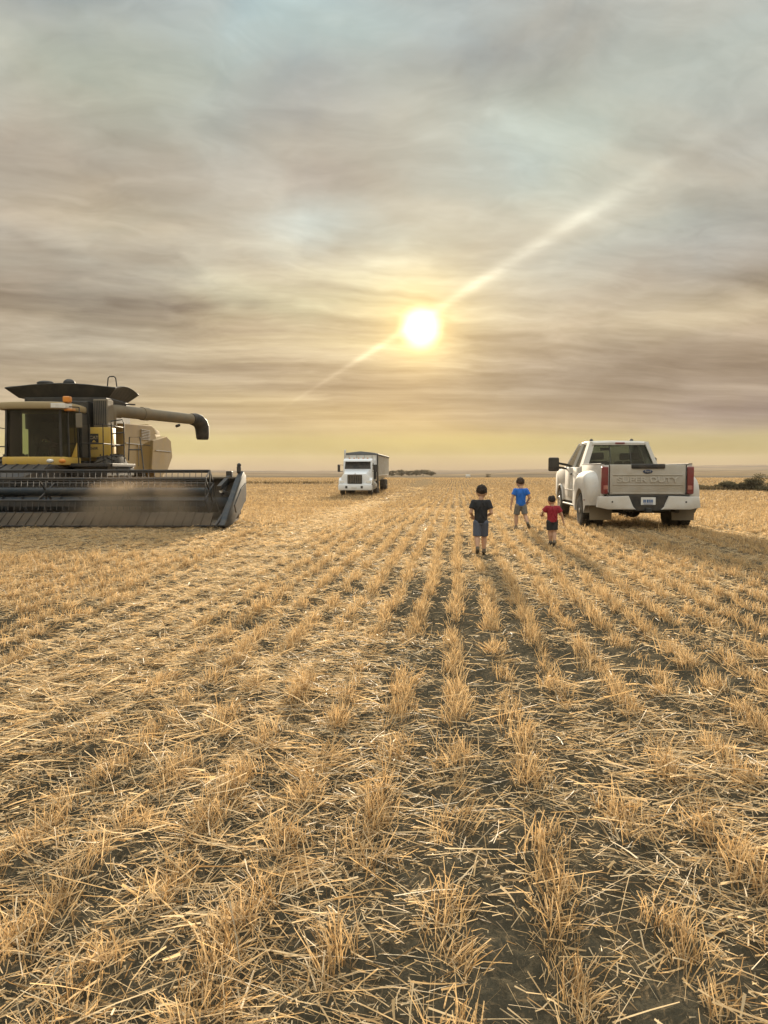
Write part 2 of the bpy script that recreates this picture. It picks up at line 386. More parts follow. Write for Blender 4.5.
def text(name, body, size, m, parent, loc, rot, ext=0.004, bold=0.0, sx=1.0):
    c = bpy.data.curves.new(name, 'FONT'); c.body = body; c.size = size; c.extrude = ext; c.align_x = 'CENTER'; c.align_y = 'CENTER'; c.offset = bold
    tmp = bpy.data.objects.new('tmp', c); COL.objects.link(tmp); bpy.context.view_layer.update()
    me = bpy.data.meshes.new_from_object(tmp.evaluated_get(bpy.context.evaluated_depsgraph_get())); bpy.data.objects.remove(tmp); me.materials.clear(); me.materials.append(M[m])
    o = bpy.data.objects.new(name, me); COL.objects.link(o); o.parent = parent; o.location = loc; o.rotation_euler = rot; o.scale = (sx, 1, 1)
    return o

# ---------------------------------------------------------------- ground height + numpy noise
def h2(ix, iy, s):
    n = (ix.astype(np.int64) * 374761393 + iy.astype(np.int64) * 668265263 + s * 982451653) & 0xFFFFFFFF
    n = ((n ^ (n >> 13)) * 1274126177) & 0xFFFFFFFF
    return ((n ^ (n >> 16)) & 0xFFFFFF) / float(0xFFFFFF)
def vn(x, y, s=0):
    x0 = np.floor(x); y0 = np.floor(y); fx = x - x0; fy = y - y0; fx = fx * fx * (3 - 2 * fx); fy = fy * fy * (3 - 2 * fy)
    a, b, c, d = h2(x0, y0, s), h2(x0 + 1, y0, s), h2(x0, y0 + 1, s), h2(x0 + 1, y0 + 1, s)
    return (a * (1 - fx) + b * fx) * (1 - fy) + (c * (1 - fx) + d * fx) * fy
def fbm(x, y, s=0, o=4, g=0.5):
    t = 0; a = 1; n = 0
    for i in range(o): t = t + a * vn(x * 2 ** i + i * 17.3, y * 2 ** i - i * 9.1, s + i); n += a; a *= g
    return t / n
KY = [-50, 20, 56, 97, 140, 200, 350, 700, 1500, 6000]; KZ = [0, 0, -0.42, -0.31, -0.25, -0.75, -1.3, -3.5, -9, -40]
def gz(x, y): return np.interp(y, KY, KZ)
PHI = R(5.4); SP = 0.335
def rowv(x, y):
    x = np.asarray(x, float); y = np.asarray(y, float)
    v = x * math.cos(PHI) - y * math.sin(PHI); u = x * math.sin(PHI) + y * math.cos(PHI)
    return v + 0.10 * (vn(u * 0.07, v * 0.02, 5) - 0.5) + 0.09 * (vn(u * 0.45, v * 0.5, 6) - 0.5), u
def track(x, y):   # strip of chaff and flattened straw left of centre; swath edge
    xc = np.interp(y, [0, 4, 9, 18, 30, 45, 70, 140], [-2.0, -2.05, -2.2, -2.0, -1.2, 0.1, 2.4, 8])
    return np.exp(-((x - xc) / (0.42 + 0.008 * y)) ** 2)
def track2(x, y):  # wheel marks of the pickup
    s = 0
    for o in (-1.03, 1.03):
        xc = 6.75 + o - (y - 20) * math.tan(R(-2.3)) * -1
        s = s + np.exp(-((x - xc) / 0.28) ** 2)
    return s * (y < 22)
def micro(x, y):
    v, u = rowv(x, y)
    f = np.cos(2 * math.pi * v / SP)
    near = np.clip(1.4 - y / 60, 0, 1)
    c = fbm(x * 9, y * 9, 21, 4, 0.6) - 0.5
    c2 = fbm(x * 1.7, y * 1.7, 31, 3) - 0.5
    return near * (0.016 * f + 0.095 * c * (0.6 + 0.8 * (c2 + 0.5)) + 0.06 * c2)

def fastmesh(name, verts, faces, m, col=None, smooth=False):
    nv, nf, k = len(verts), len(faces), faces.shape[1]
    me = bpy.data.meshes.new(name); me.vertices.add(nv); me.vertices.foreach_set('co', verts.astype(np.float32).ravel())
    me.loops.add(nf * k); me.loops.foreach_set('vertex_index', faces.astype(np.int32).ravel())
    me.polygons.add(nf); me.polygons.foreach_set('loop_start', np.arange(0, nf * k, k, dtype=np.int32))
    if smooth: me.polygons.foreach_set('use_smooth', np.ones(nf, bool))
    me.update(calc_edges=True)
    if col is not None:
        a = me.color_attributes.new('Col', 'FLOAT_COLOR', 'POINT'); a.data.foreach_set('color', col.astype(np.float32).ravel())
    me.materials.append(m); o = bpy.data.objects.new(name, me); COL.objects.link(o); return o

# ground sheet
ys = [-60, -30, -12, -4, -1, 0.4]; y = 1.0
while y < 6000:
    ys.append(y); y += max(0.014, 0.0095 * y) if y < 14 else 0.02 * y
ys = np.array(ys); nc = 560
t = np.linspace(-1, 1, nc)
extra = np.array([1.3, 2, 4, 9, 20, 60, 200, 800])
tt = np.concatenate([-extra[::-1], t, extra])
W = 1.6 + 0.62 * np.maximum(ys, 0)
XX = tt[None, :] * np.minimum(W, 60 + 0 * W)[:, None] + np.where(np.abs(tt) <= 1, 0, 0)[None, :]
big_w = np.maximum(W, 60)
XX = np.where(np.abs(tt)[None, :] <= 1, tt[None, :] * W[:, None], np.sign(tt)[None, :] * (W[:, None] + (np.abs(tt)[None, :] - 1) * (6 + 0 * big_w[:, None])))
YY = np.repeat(ys[:, None], XX.shape[1], 1)
ZZ = gz(XX, YY) + micro(XX, YY)
V = np.stack([XX, YY, ZZ], -1).reshape(-1, 3); nr, ncol = XX.shape
ii = (np.arange(nr - 1)[:, None] * ncol + np.arange(ncol - 1)[None, :]).ravel()
Fq = np.stack([ii, ii + 1, ii + ncol + 1, ii + ncol], 1)
def groundmat():
    m = bpy.data.materials.new('stubble_soil'); m.use_nodes = True; nt = m.node_tree; b = nt.nodes['Principled BSDF']
    g = nt.nodes.new('ShaderNodeNewGeometry'); s = nt.nodes.new('ShaderNodeSeparateXYZ'); nt.links.new(g.outputs['Position'], s.inputs[0])
    x, y, z = (N(nt, s.outputs[i]) for i in range(3)); pos = N(nt, g.outputs['Position'])
    n1 = noise(nt, pos, 3.0, 6, 0.65); n2 = noise(nt, pos, 40.0, 5, 0.7)
    soil = mixc(nt, n1, (0.034, 0.030, 0.021), (0.105, 0.092, 0.064))
    soil = mixc(nt, (n2 - 0.5).clamp() * 1.1, soil, (0.20, 0.16, 0.10))
    # fine chaff lying on the soil
    v = x * math.cos(PHI) - y * math.sin(PHI); u = x * math.sin(PHI) + y * math.cos(PHI)
    ch = noise(nt, combine(nt, v * 60.0, u * 14.0, 0.0), 1.0, 4, 0.7)
    ch2 = noise(nt, combine(nt, v * 14.0, u * 60.0, 4.0), 1.0, 4, 0.7)
    f = smooth(ch.mx(ch2) + (n1 - 0.5) * 0.3, 0.56, 0.66)
    far = smooth(y, 3.0, 45.0)
    f = (f * (0.4 + far * 0.35) + far * 0.5).clamp()
    # each standing row, seen small from afar, as lighter straw between darker gaps
    rw = ((v * (2 * math.pi / SP)).f('COSINE') * 0.5 + 0.5) * far
    strawc = mixc(nt, noise(nt, combine(nt, v * 0.8, u * 0.12, 0.0), 1.0, 5, 0.65), (0.24, 0.165, 0.09), (0.36, 0.255, 0.145))
    c = mixc(nt, f, soil, strawc)
    c = mixc(nt, rw * 0.35, c, (0.40, 0.28, 0.15))
    # beyond the field edge: other crops in long flat bands
    edge = smooth(y + x * 0.12, 236.0, 244.0)
    bands = noise(nt, combine(nt, x * 0.0012, y * 0.012, 0.0), 1.0, 3, 0.5)
    farc = ramp(nt, bands, [(0.3, (0.14, 0.11, 0.08)), (0.45, (0.24, 0.18, 0.11)), (0.55, (0.13, 0.11, 0.085)), (0.7, (0.26, 0.20, 0.125))], 'EASE')
    c = mixc(nt, edge, c, farc)
    nt.links.new(c.s, b.inputs['Base Color']); b.inputs['Roughness'].default_value = 1.0; b.inputs['Specular IOR Level'].default_value = 0.0
    bn = nt.nodes.new('ShaderNodeBump'); bn.inputs['Strength'].default_value = 0.7; bn.inputs['Distance'].default_value = 0.02
    nt.links.new((n2 + noise(nt, pos, 110.0, 3, 0.7) * 0.5 + ch * 0.5).s, bn.inputs['Height']); nt.links.new(bn.outputs[0], b.inputs['Normal'])
    return m
ground = fastmesh('ground', V, Fq, groundmat(), smooth=True); tag(ground, kind='structure')

# low hills on the horizon: three overlapping swells
def hillmat(name, a, b2, c2):
    m = bpy.data.materials.new(name); m.use_nodes = True; nt = m.node_tree; b = nt.nodes['Principled BSDF']
    g = nt.nodes.new('ShaderNodeNewGeometry'); s = nt.nodes.new('ShaderNodeSeparateXYZ'); nt.links.new(g.outputs['Position'], s.inputs[0])
    x, y, z = (N(nt, s.outputs[i]) for i in range(3))
    n = noise(nt, combine(nt, x * 0.0016, y * 0.007, z * 0.14), 1.0, 4, 0.55)
    c = ramp(nt, n, [(0.38, a), (0.48, b2), (0.56, a), (0.64, c2)], 'EASE')
    nt.links.new(c.s, b.inputs['Base Color']); b.inputs['Roughness'].default_value = 1; b.inputs['Specular IOR Level'].default_value = 0; return m
def hill(Y, depth, prof, m, seed, rough=1.2):
    # prof: list of (pixel x, pixel y) crest as a height profile at distance Y
    px = [p[0] for p in prof]; zz = [P(p[0], p[1], Y).z for p in prof]; xs0 = [P(p[0], p[1], Y).x for p in prof]
    xs = np.linspace(xs0[0], xs0[-1], 260); crest = np.interp(xs, xs0, zz) + (fbm(xs / (Y * 0.02), xs * 0 + seed, seed, 4) - 0.5) * rough * Y / 773
    tv = np.linspace(0, 1, 26); Vv = []
    for tq in tv:
        yy = Y - depth + depth * 1.6 * tq
        k = math.sin(min(tq / 0.625, 1) * math.pi / 2) if tq <= 0.625 else math.cos((tq - 0.625) / 0.375 * math.pi / 2 * 0.6)
        base = gz(0, yy) - 0.5
        Vv.append(np.stack([xs, np.full_like(xs, yy), base + (crest - base) * k], 1))
    Vv = np.concatenate(Vv); nr, nc_ = 26, 260
    i0 = (np.arange(nr - 1)[:, None] * nc_ + np.arange(nc_ - 1)[None, :]).ravel()
    o = fastmesh('hills', Vv, np.stack([i0, i0 + 1, i0 + nc_ + 1, i0 + nc_], 1), m, smooth=True); tag(o, kind='structure'); return o
hm1 = hillmat('far_hill_fields', (0.12, 0.088, 0.060), (0.20, 0.145, 0.085), (0.075, 0.058, 0.042))
hm2 = hillmat('dry_hill_fields', (0.13, 0.095, 0.06), (0.23, 0.165, 0.095), (0.07, 0.056, 0.038))
hill(2600, 900, [(-500, 468.5), (0, 470), (200, 470.3), (300, 470.8), (430, 471), (560, 469), (650, 467), (700, 466), (768, 464.5), (1300, 462)], hm1, 3)
hill(1300, 420, [(-500, 473), (0, 473.5), (240, 472.5), (330, 474), (440, 474.5), (520, 472.6), (640, 471), (768, 470), (1300, 469)], hm2, 8)
hill(640, 200, [(-500, 475.5), (0, 476), (250, 476.4), (330, 477.2), (440, 477), (500, 475.8), (560, 476.5), (700, 474.6), (768, 474), (1300, 473)], hm2, 12, 0.9)

# ---------------------------------------------------------------- straw
def strips(base, dirv, L, Wd, bend, segs, col):
    n = len(base); rnd = rng.normal(size=(n, 3)); side = np.cross(dirv, rnd); side /= np.linalg.norm(side, axis=1)[:, None] + 1e-9
    vs = []
    for k in range(segs + 1):
        tq = k / segs; p = base + dirv * (L * tq)[:, None] + bend * (tq * tq)
        wk = (Wd * (1 - 0.45 * tq) / 2)[:, None]
        vs += [p - side * wk, p + side * wk]
    V = np.stack(vs, 1); m = (segs + 1) * 2
    b0 = np.arange(n)[:, None] * m
    fs = [np.stack([b0[:, 0] + 2 * k, b0[:, 0] + 2 * k + 1, b0[:, 0] + 2 * k + 3, b0[:, 0] + 2 * k + 2], 1) for k in range(segs)]
    c = np.repeat(col[:, None, :], m, 1)
    return V.reshape(-1, 3), np.concatenate(fs), c.reshape(-1, 3)
def tubes(base, dirv, L, Wd, bend, segs, col):
    n = len(base); rnd = rng.normal(size=(n, 3)); s1 = np.cross(dirv, rnd); s1 /= np.linalg.norm(s1, axis=1)[:, None] + 1e-9; s2 = np.cross(dirv, s1)
    vs = []
    for k in range(segs + 1):
        tq = k / segs; p = base + dirv * (L * tq)[:, None] + bend * (tq * tq)
        wk = (Wd * (1 - 0.35 * tq) / 2)[:, None]
        for a in (0, 2.094, 4.189): vs.append(p + (s1 * math.cos(a) + s2 * math.sin(a)) * wk)
    V = np.stack(vs, 1); m = (segs + 1) * 3; b0 = np.arange(n) * m; fs = []
    for k in range(segs):
        for a in range(3):
            fs.append(np.stack([b0 + 3 * k + a, b0 + 3 * k + (a + 1) % 3, b0 + 3 * k + 3 + (a + 1) % 3, b0 + 3 * k + 3 + a], 1))
    c = np.repeat(col[:, None, :], m, 1)
    return V.reshape(-1, 3), np.concatenate(fs), c.reshape(-1, 3)
def join(parts, name, m):
    Vs, Fs, Cs, o = [], [], [], 0
    for v, f, c in parts: Vs.append(v); Fs.append(f + o); Cs.append(c); o += len(v)
    C = np.concatenate(Cs); C = np.concatenate([np.clip(C, 0, 0.95), np.ones((len(C), 1))], 1)
    return fastmesh(name, np.concatenate(Vs), np.concatenate(Fs), m, C)
def inview(x, y, mrg=1.0): return (np.abs(x) < 0.52 * y + mrg) & (y > 1.1)
def scatter(n_per_m2, y0, y1, mrg=1.0):
    w1 = 0.52 * y1 + mrg; area = (y1 - y0) * 2 * w1; n = int(area * n_per_m2)
    x = rng.uniform(-w1, w1, n); y = rng.uniform(y0, y1, n); k = inview(x, y, mrg); return x[k], y[k]
GOLD = np.array([0.70, 0.475, 0.225]); PALE = np.array([0.80, 0.66, 0.44]); BRN = np.array([0.30, 0.17, 0.065]); GREY = np.array([0.42, 0.36, 0.26])
def colour(n, mixg, dark=0.1):
    r = rng.random((n, 1)); c = GOLD * (1 - r * mixg) + PALE * (r * mixg)
    d = rng.random((n, 1)); c = np.where(d < dark, c * 0.25 + BRN * 0.6, c)
    c = np.where(d > 0.93, c * 0.5 + GREY * 0.5, c)
    return c * rng.uniform(0.6, 1.2, (n, 1))
def dens(x, y):   # patchiness of the whole mat
    p = fbm(x * 0.55, y * 0.55, 41, 3)
    return p
def soilgap(x, y):   # bare furrow strips to the right of centre
    v, u = rowv(x, y)
    b = np.exp(-((x - np.interp(y, [0, 3, 8, 20, 60], [0.45, 0.45, 0.75, 1.9, 6])) / 0.55) ** 2) * 0.70
    b = b + 0.28 * (1 / (1 + np.exp(-(x - 0.8) * 2.0))) * (y < 14)
    return b * np.clip(1.25 - y / 16, 0.25, 1)
def rows(y0, y1, step, per, mrg):
    # tuft centres along all rows between y0 and y1
    vmax = (0.52 * y1 + mrg) + y1 * 0.12
    ks = np.arange(int(-vmax / SP) - 2, int(vmax / SP) + 2); us = np.arange(y0 - 1, y1 + 2, step)
    K, U = np.meshgrid(ks, us); vv = K.ravel() * SP + rng.normal(0, 0.022, K.size); uu = U.ravel() + rng.uniform(-step / 2, step / 2, K.size)
    x = vv * math.cos(PHI) + uu * math.sin(PHI); y = -vv * math.sin(PHI) + uu * math.cos(PHI)
    v2, _ = rowv(x, y); dv = v2 - vv; x = x - dv * math.cos(PHI); y = y + dv * math.sin(PHI)
    k = inview(x, y, mrg) & (y >= y0) & (y < y1); x, y = x[k], y[k]
    # gaps
    g = fbm(x * 1.6, y * 1.1, 61, 3) * 0.35 + vn(x * 7.5, y * 4.2, 66) * 0.65; keep = g + rng.random(len(x)) * 0.35 - 0.45 * track(x, y) - 0.25 * track2(x, y) > (0.66 if y1 < 12 else 0.58 if y1 < 20 else 0.42)
    x, y = x[keep], y[keep]; n = len(x)
    cnt = np.maximum(1, rng.poisson(per, n)); idx = np.repeat(np.arange(n), cnt)
    tl = rng.normal(0, 0.13, (n, 2)); th = rng.uniform(0.75, 1.2, n)
    trt = (rng.random(n) < np.where(y < 6, 0.3, 0.12))       # trampled tufts lie over
    tl[trt] += rng.normal(0, 0.9, (trt.sum(), 2))
    return x[idx], y[idx], tl[idx], th[idx]
def stand(y0, y1, step, per, wid, hgt, mode, segs, mrg=1.0, spread=0.028):
    x, y, tl, th = rows(y0, y1, step, per, mrg); n = len(x)
    x = x + rng.normal(0, spread, n); y = y + rng.normal(0, spread * 1.5, n)
    d = np.stack([tl[:, 0] + rng.normal(0, 0.19, n), tl[:, 1] + rng.normal(0, 0.19, n), np.ones(n)], 1); d /= np.linalg.norm(d, axis=1)[:, None]
    flat = np.clip(1 - 0.65 * track(x, y) - 0.6 * track2(x, y) - 0.5 * ((x < -3.2) & (y > 13) & (y < 21)), 0.2, 1)
    for kx, ky in ((1.62, 13.0), (3.25, 18.4), (3.19, 14.65)): flat = flat * (1 - 0.7 * np.exp(-((x - kx) / 0.28) ** 2 - ((y - ky + 0.25) / 0.5) ** 2))
    L = hgt * th * rng.uniform(0.45, 1.15, n) * flat; b = np.stack([x, y, gz(x, y) + micro(x, y) - 0.012], 1)
    bend = rng.normal(0, 0.025, (n, 3)); bend[:, 2] = -np.abs(bend[:, 2])
    return mode(b, d, L, wid * rng.uniform(0.7, 1.3, n), bend, segs, colour(n, 0.45, 0.18) * np.array([0.98, 0.96, 0.93]) * (1 - 0.24 * np.clip((y - 20) / 30, 0, 1) * 1.2)[:, None])  # distant stalks darkened in colour to offset their overbright lighting
def loose(dn, y0, y1, lo, hi, wid, mode, segs, hz, pale=0.95, mrg=1.0, band=False):
    x, y = scatter(dn, y0, y1, mrg)
    q = dens(x, y) * 1.25 + 0.5 * track(x, y) + 0.25 * track2(x, y) - 0.55 * soilgap(x, y) + 0.22 * (x < 0)
    q = q + 0.5 * (fbm(x * 3.1, y * 2.3, 43, 2) - 0.5)
    q = q - 0.10 * np.clip((y - 4.6) / 1.8, 0, 1) * (1 - track(x, y))
    k = rng.random(len(x)) < (np.clip((q - 0.22) * 1.5, 0.05, 1) if not band else track(x, y) ** 1.5); x, y = x[k], y[k]; n = len(x)
    # clumped directions so the mat lies in swirls
    a = fbm(x * 1.3, y * 1.3, 71, 2) * 12 + rng.normal(0, 1.1, n); p = rng.normal(0, 0.16, n)
    d = np.stack([np.cos(a), np.sin(a), p], 1); d /= np.linalg.norm(d, axis=1)[:, None]
    L = rng.uniform(lo, hi, n) * rng.uniform(0.5, 1, n); c = np.stack([x, y, gz(x, y) + micro(x, y) + np.abs(rng.normal(0.012, hz, n)) + np.abs(p) * L * 0.5], 1)
    bend = rng.normal(0, 0.03, (n, 3)) * ((L / 0.25) * np.where(rng.random(n) < 0.35, 2.6, 1.0))[:, None]; bend[:, 2] = -np.abs(bend[:, 2]) * 0.5
    return mode(c - d * (L / 2)[:, None], d, L, wid * rng.uniform(0.6, 1.4, n), bend, segs, colour(n, pale, 0.12))
SM = strawmat('straw', 0.42); SS = strawmat('standing_straw', 0.34)
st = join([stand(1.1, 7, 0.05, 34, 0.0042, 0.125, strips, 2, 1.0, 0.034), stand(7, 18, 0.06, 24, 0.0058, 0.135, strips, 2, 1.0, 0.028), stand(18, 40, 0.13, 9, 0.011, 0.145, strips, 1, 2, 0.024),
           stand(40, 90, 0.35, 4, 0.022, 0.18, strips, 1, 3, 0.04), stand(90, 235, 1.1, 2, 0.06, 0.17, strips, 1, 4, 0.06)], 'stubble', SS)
tag(st, 'rows of cut golden wheat stubble standing in the field', 'stubble', kind='stuff')
ls = join([loose(950, 1.1, 6, 0.04, 0.34, 0.0042, strips, 3, 0.018), loose(150, 1.1, 9, 0.03, 0.12, 0.0072, strips, 2, 0.02, 0.8), loose(560, 6, 14, 0.05, 0.26, 0.0050, strips, 2, 0.016),
           loose(800, 3, 14, 0.03, 0.16, 0.0055, strips, 1, 0.012, 1.0, band=True), loose(420, 14, 42, 0.04, 0.2, 0.009, strips, 1, 0.015, 1.0, band=True), loose(340, 14, 32, 0.08, 0.28, 0.0075, strips, 1, 0.02, 0.7, mrg=2), loose(10, 32, 80, 0.2, 0.5, 0.02, strips, 1, 0.03, 0.4, mrg=3)], 'loose_straw', SM)
tag(ls, 'pale loose straw stalks strewn between the stubble rows', 'straw', kind='stuff')
cf = join([loose(2600, 1.1, 6, 0.015, 0.07, 0.0032, strips, 1, 0.006, 0.9), loose(1700, 6, 13, 0.02, 0.09, 0.0048, strips, 1, 0.006, 0.9), loose(800, 13, 26, 0.03, 0.10, 0.0065, strips, 1, 0.006, 0.9)], 'chaff', SM)
tag(cf, 'short broken bits of chaff lying on the dark soil', 'chaff', kind='stuff')

# dark grassy line along the left field edge
def edge_grass():
    n = 5000; x = rng.uniform(-75, -6.5, n); y = 99 + rng.normal(0, 0.5, n) + 0.05 * (x + 40); k = np.ones(n, bool)
    d = np.stack([rng.normal(0, 0.2, n), rng.normal(0, 0.2, n), np.ones(n)], 1); d /= np.linalg.norm(d, axis=1)[:, None]
    return strips(np.stack([x, y, gz(x, y) - 0.02], 1), d, rng.uniform(0.15, 0.42, n), np.full(n, 0.06), rng.normal(0, 0.04, (n, 3)), 1, np.array([0.16, 0.115, 0.06]) * rng.uniform(0.6, 1.3, (n, 1)))
eg = join([edge_grass()], 'grass_verge', SM); tag(eg, 'thin dark line of dry grass along the far left field edge', 'grass', kind='stuff')

# ================================================================= wheels
def wheel(parent, cx, cy, cz, r, wd, rimr, side, rimmat='alu', name='wheel', tread=True, dish=0.06, lugs=0):
    """a wheel turning about local x; side=+1 puts the rim face towards +x"""
    s = side; m = MB(); h = wd / 2
    prof = [(-h, rimr * 0.98), (-h, rimr * 1.08), (-h * 1.04, r * 0.82), (-h * 0.93, r * 0.95), (-h * 0.72, r), (0, r * 1.005), (h * 0.72, r), (h * 0.93, r * 0.95), (h * 1.04, r * 0.82), (h, rimr * 1.08), (h, rimr * 0.98)]
    m.lathe(prof, 'x', 40, (cx, cy, cz))
    if tread:
        nb = lugs or 36
        for k in range(nb):
            a = 2 * math.pi * k / nb
            for q in (-1, 1):
                a2 = a + (math.pi / nb if q > 0 else 0)
                c0 = Vector((cx + q * h * 0.45, cy + math.cos(a2) * r, cz + math.sin(a2) * r)); e = Vector((0, -math.sin(a2), math.cos(a2)))
                ln = r * (0.035 if not lugs else 0.05); sk = e * (q * (0.0 if not lugs else r * 0.10))
                m.bar(c0 - Vector((h * 0.42, 0, 0)) - sk, c0 + Vector((h * 0.42, 0, 0)) + sk, ln, ln * 1.3 if not lugs else ln * 1.6, up=(0, math.cos(a2), math.sin(a2)))
    t = m.build(name, 'rubber', parent, 35)
    m = MB(); x = lambda q: s * q
    m.lathe([(x(-h * 0.9), rimr), (x(h * 0.98), rimr), (x(h * 0.98), rimr * 0.9), (x(h * 0.98 - dish), rimr * 0.8), (x(h * 0.98 - dish), rimr * 0.34), (x(h * 0.98 + 0.01), rimr * 0.26), (x(h * 0.98 + 0.02), 0.01)], 'x', 28, (cx, cy, cz))
    rim = m.build('rim', rimmat, t, 30)
    m = MB()
    for k in range(8):
        a = 2 * math.pi * k / 8; rr = rimr * 0.6
        m.ball((cx + s * (h * 0.98 - dish + 0.002), cy + math.cos(a) * rr, cz + math.sin(a) * rr), rimr * 0.1, (0.15, 1, 1), 6)
    m.each('rim_hole', 'black', rim)
    return t

# ================================================================= pickup truck
pk_z = float(gz(0, 20))
pk = thing('pickup_truck', (6.27, 18.35, pk_z - 0.01), R(-3.5), 'dusty white crew cab pickup truck with dual rear wheels parked facing away', 'pickup truck', scale=1.07)
def sidewall(x0, x1):
    # bed side / lower body with round wheel openings
    def arch(cy, r): return [(cy - math.cos(t) * r, 0.40 + math.sin(t) * r) for t in np.linspace(0.12, math.pi - 0.12, 11)]
    poly = [(0.12, 0.62), (0.12, 1.30), (0.14, 1.49), (2.42, 1.49)]
    low = [(2.42, 0.52)] + [(y, max(z, 0.5)) for y, z in arch(1.28, 0.52)[::-1]]
    return poly + low
m = MB(); p = sidewall(0, 0); m.prism(p, 'x', -1.0, -0.93, 0.015); m.prism(p, 'x', 0.93, 1.0, 0.015)
m.box(-0.95, 0.95, 0.15, 2.42, 0.80, 0.86); m.box(-0.95, 0.95, 2.36, 2.42, 0.8, 1.49, 0.01)
bed = m.build('bed', 'white', pk, 30)
m = MB(); m.box(-1.003, -0.92, 0.16, 2.4, 1.49, 1.512, 0.008); m.box(0.92, 1.003, 0.16, 2.4, 1.49, 1.512, 0.008); m.each('bed_rail_cap', 'black', bed)
m = MB(); m.box(-1.002, 1.002, 2.425, 2.455, 0.62, 1.46); m.build('cab_gap', 'black', pk)
for s in (-1, 1):
    m = MB(); m.box(s * 0.832, s * 0.852, 0.05, 0.07, 0.82, 1.48); m.build('tailgate_gap', 'black', pk)
    for y0 in (2.60, 3.665, 4.89):
        m = MB(); m.box(s * 0.955, s * 0.9725, y0, y0 + 0.022, 0.62, 1.43); m.build('door_gap', 'black', pk)
# dual wheel fenders
for s in (-1, 1):
    cy, cz = 1.28, 0.40
    ins, outs = [], []
    for t in np.linspace(-0.05, math.pi + 0.05, 19):
        ins.append((cy - math.cos(t) * 0.53, cz + math.sin(t) * 0.53))
    OUTL = np.array([(0.36, 0.56), (0.33, 0.75), (0.34, 0.95), (0.40, 1.10), (0.52, 1.22), (0.70, 1.30), (0.88, 1.335), (1.08, 1.35), (1.28, 1.355), (1.48, 1.35), (1.66, 1.33), (1.83, 1.28), (1.98, 1.20), (2.10, 1.08), (2.18, 0.95), (2.23, 0.82), (2.26, 0.70), (2.27, 0.60), (2.27, 0.52)])
    def out(f_, g_): return [(1.28 + (a - 1.28) * f_, 0.56 + (b - 0.56) * g_) for a, b in OUTL]
    m = MB(); rings = []
    for xx, ro, zo in ((0.99, 1.0, 1.0), (1.10, 0.99, 0.975), (1.20, 0.965, 0.93), (1.252, 0.925, 0.86), (1.272, 0.85, 0.76)):
        rings.append([m.bm.verts.new((s * xx, a, b)) for a, b in out(ro, zo)])
    rings.append([m.bm.verts.new((s * 1.27, a, b)) for a, b in ins]); rings.append([m.bm.verts.new((s * 0.96, a, b)) for a, b in ins])
    fs = []
    for a, b in zip(rings, rings[1:]):
        for k_ in range(18): fs.append(m.bm.faces.new((a[k_], a[k_ + 1], b[k_ + 1], b[k_])))
    bmesh.ops.recalc_face_normals(m.bm, faces=fs)
    m.build('rear_fender', 'white', pk, 60)
    m = MB(); m.box(s * 1.27, s * 1.292, 0.60, 0.64, 0.66, 0.69, 0.004); m.build('marker_lamp', 'red', pk)
    m = MB(); m.prism([(s * 0.66, 0.60), (s * 1.18, 0.60), (s * 1.17, 0.22), (s * 0.68, 0.22)], 'y', 0.50, 0.52); m.build('mud_flap', 'greypaint', pk)
# cab lower body with door panels, fender, hood
m = MB()
def arcp(cy, r, n=11): return [(cy - math.cos(t) * r, 0.40 + math.sin(t) * r) for t in np.linspace(0.2, math.pi - 0.2, n)]
prof = [(2.46, 0.52), (2.46, 1.44), (4.95, 1.46), (6.45, 1.36), (6.68, 1.25), (6.70, 0.62)] + [(y, z) for y, z in arcp(5.72, 0.50)[::-1]]
m.prism(prof, 'x', -0.97, 0.97, 0.05)
cabb = m.build('body', 'white', pk, 30)
m = MB(); m.box(-0.8, 0.8, 5.0, 6.5, 1.36, 1.46, 0.05); m.build('hood', 'white', pk, 30)
for s in (-1, 1):
    # front wheel arch lip
    m = MB(); m.tube([(s * 0.985, y, z) for y, z in arcp(5.72, 0.53, 15)], 0.03, 8); m.build('wheel_arch', 'white', pk, 60)
    # doors as slightly proud panels: rear then front
    for y0, y1 in ((2.62, 3.66), (3.69, 4.88)):
        m = MB(); m.box(s * 0.955, s * 0.992, y0, y1, 0.62, 1.43, 0.015); d = m.build('door', 'white', pk, 30)
        m = MB(); m.box(s * 0.99, s * 1.025, y0 + 0.06, y0 + 0.26, 1.24, 1.28, 0.01); m.build('handle', 'black', d)
        m = MB(); m.box(s * 0.990, s * 1.0, y0 + 0.02, y1 - 0.02, 0.80, 0.84, 0.004); m.build('trim_strip', 'white', d)
    m = MB(); m.box(s * 0.90, s * 1.06, 2.55, 4.9, 0.40, 0.46, 0.02); m.build('step_bar', 'black', pk)
    m = MB(); m.box(s * 0.84, s * 0.94, 2.5, 4.95, 0.42, 0.60, 0.02); m.build('rocker_panel', 'black', pk)
# greenhouse
RB, RT, FB, FT = 0.93, 0.71, 0.92, 0.70
yrb, yrt, yfb, yft, zb, zt = 2.50, 2.72, 5.0, 4.25, 1.44, 2.07
m = MB()
secs = [(2.66, 0.70, 2.06), (2.80, 0.715, 2.11), (3.4, 0.73, 2.135), (4.0, 0.72, 2.125), (4.30, 0.69, 2.08)]
rings = []
for yy, hw, zz in secs:
    rings.append([m.bm.verts.new(q) for q in ((-hw, yy, zz - 0.055), (-hw * 0.96, yy, zz - 0.015), (-hw * 0.7, yy, zz), (0, yy, zz + 0.01), (hw * 0.7, yy, zz), (hw * 0.96, yy, zz - 0.015), (hw, yy, zz - 0.055), (0, yy, zz - 0.06))])
fs = []
for a, b in zip(rings, rings[1:]):
    for k_ in range(8): fs.append(m.bm.faces.new((a[k_], a[(k_ + 1) % 8], b[(k_ + 1) % 8], b[k_])))
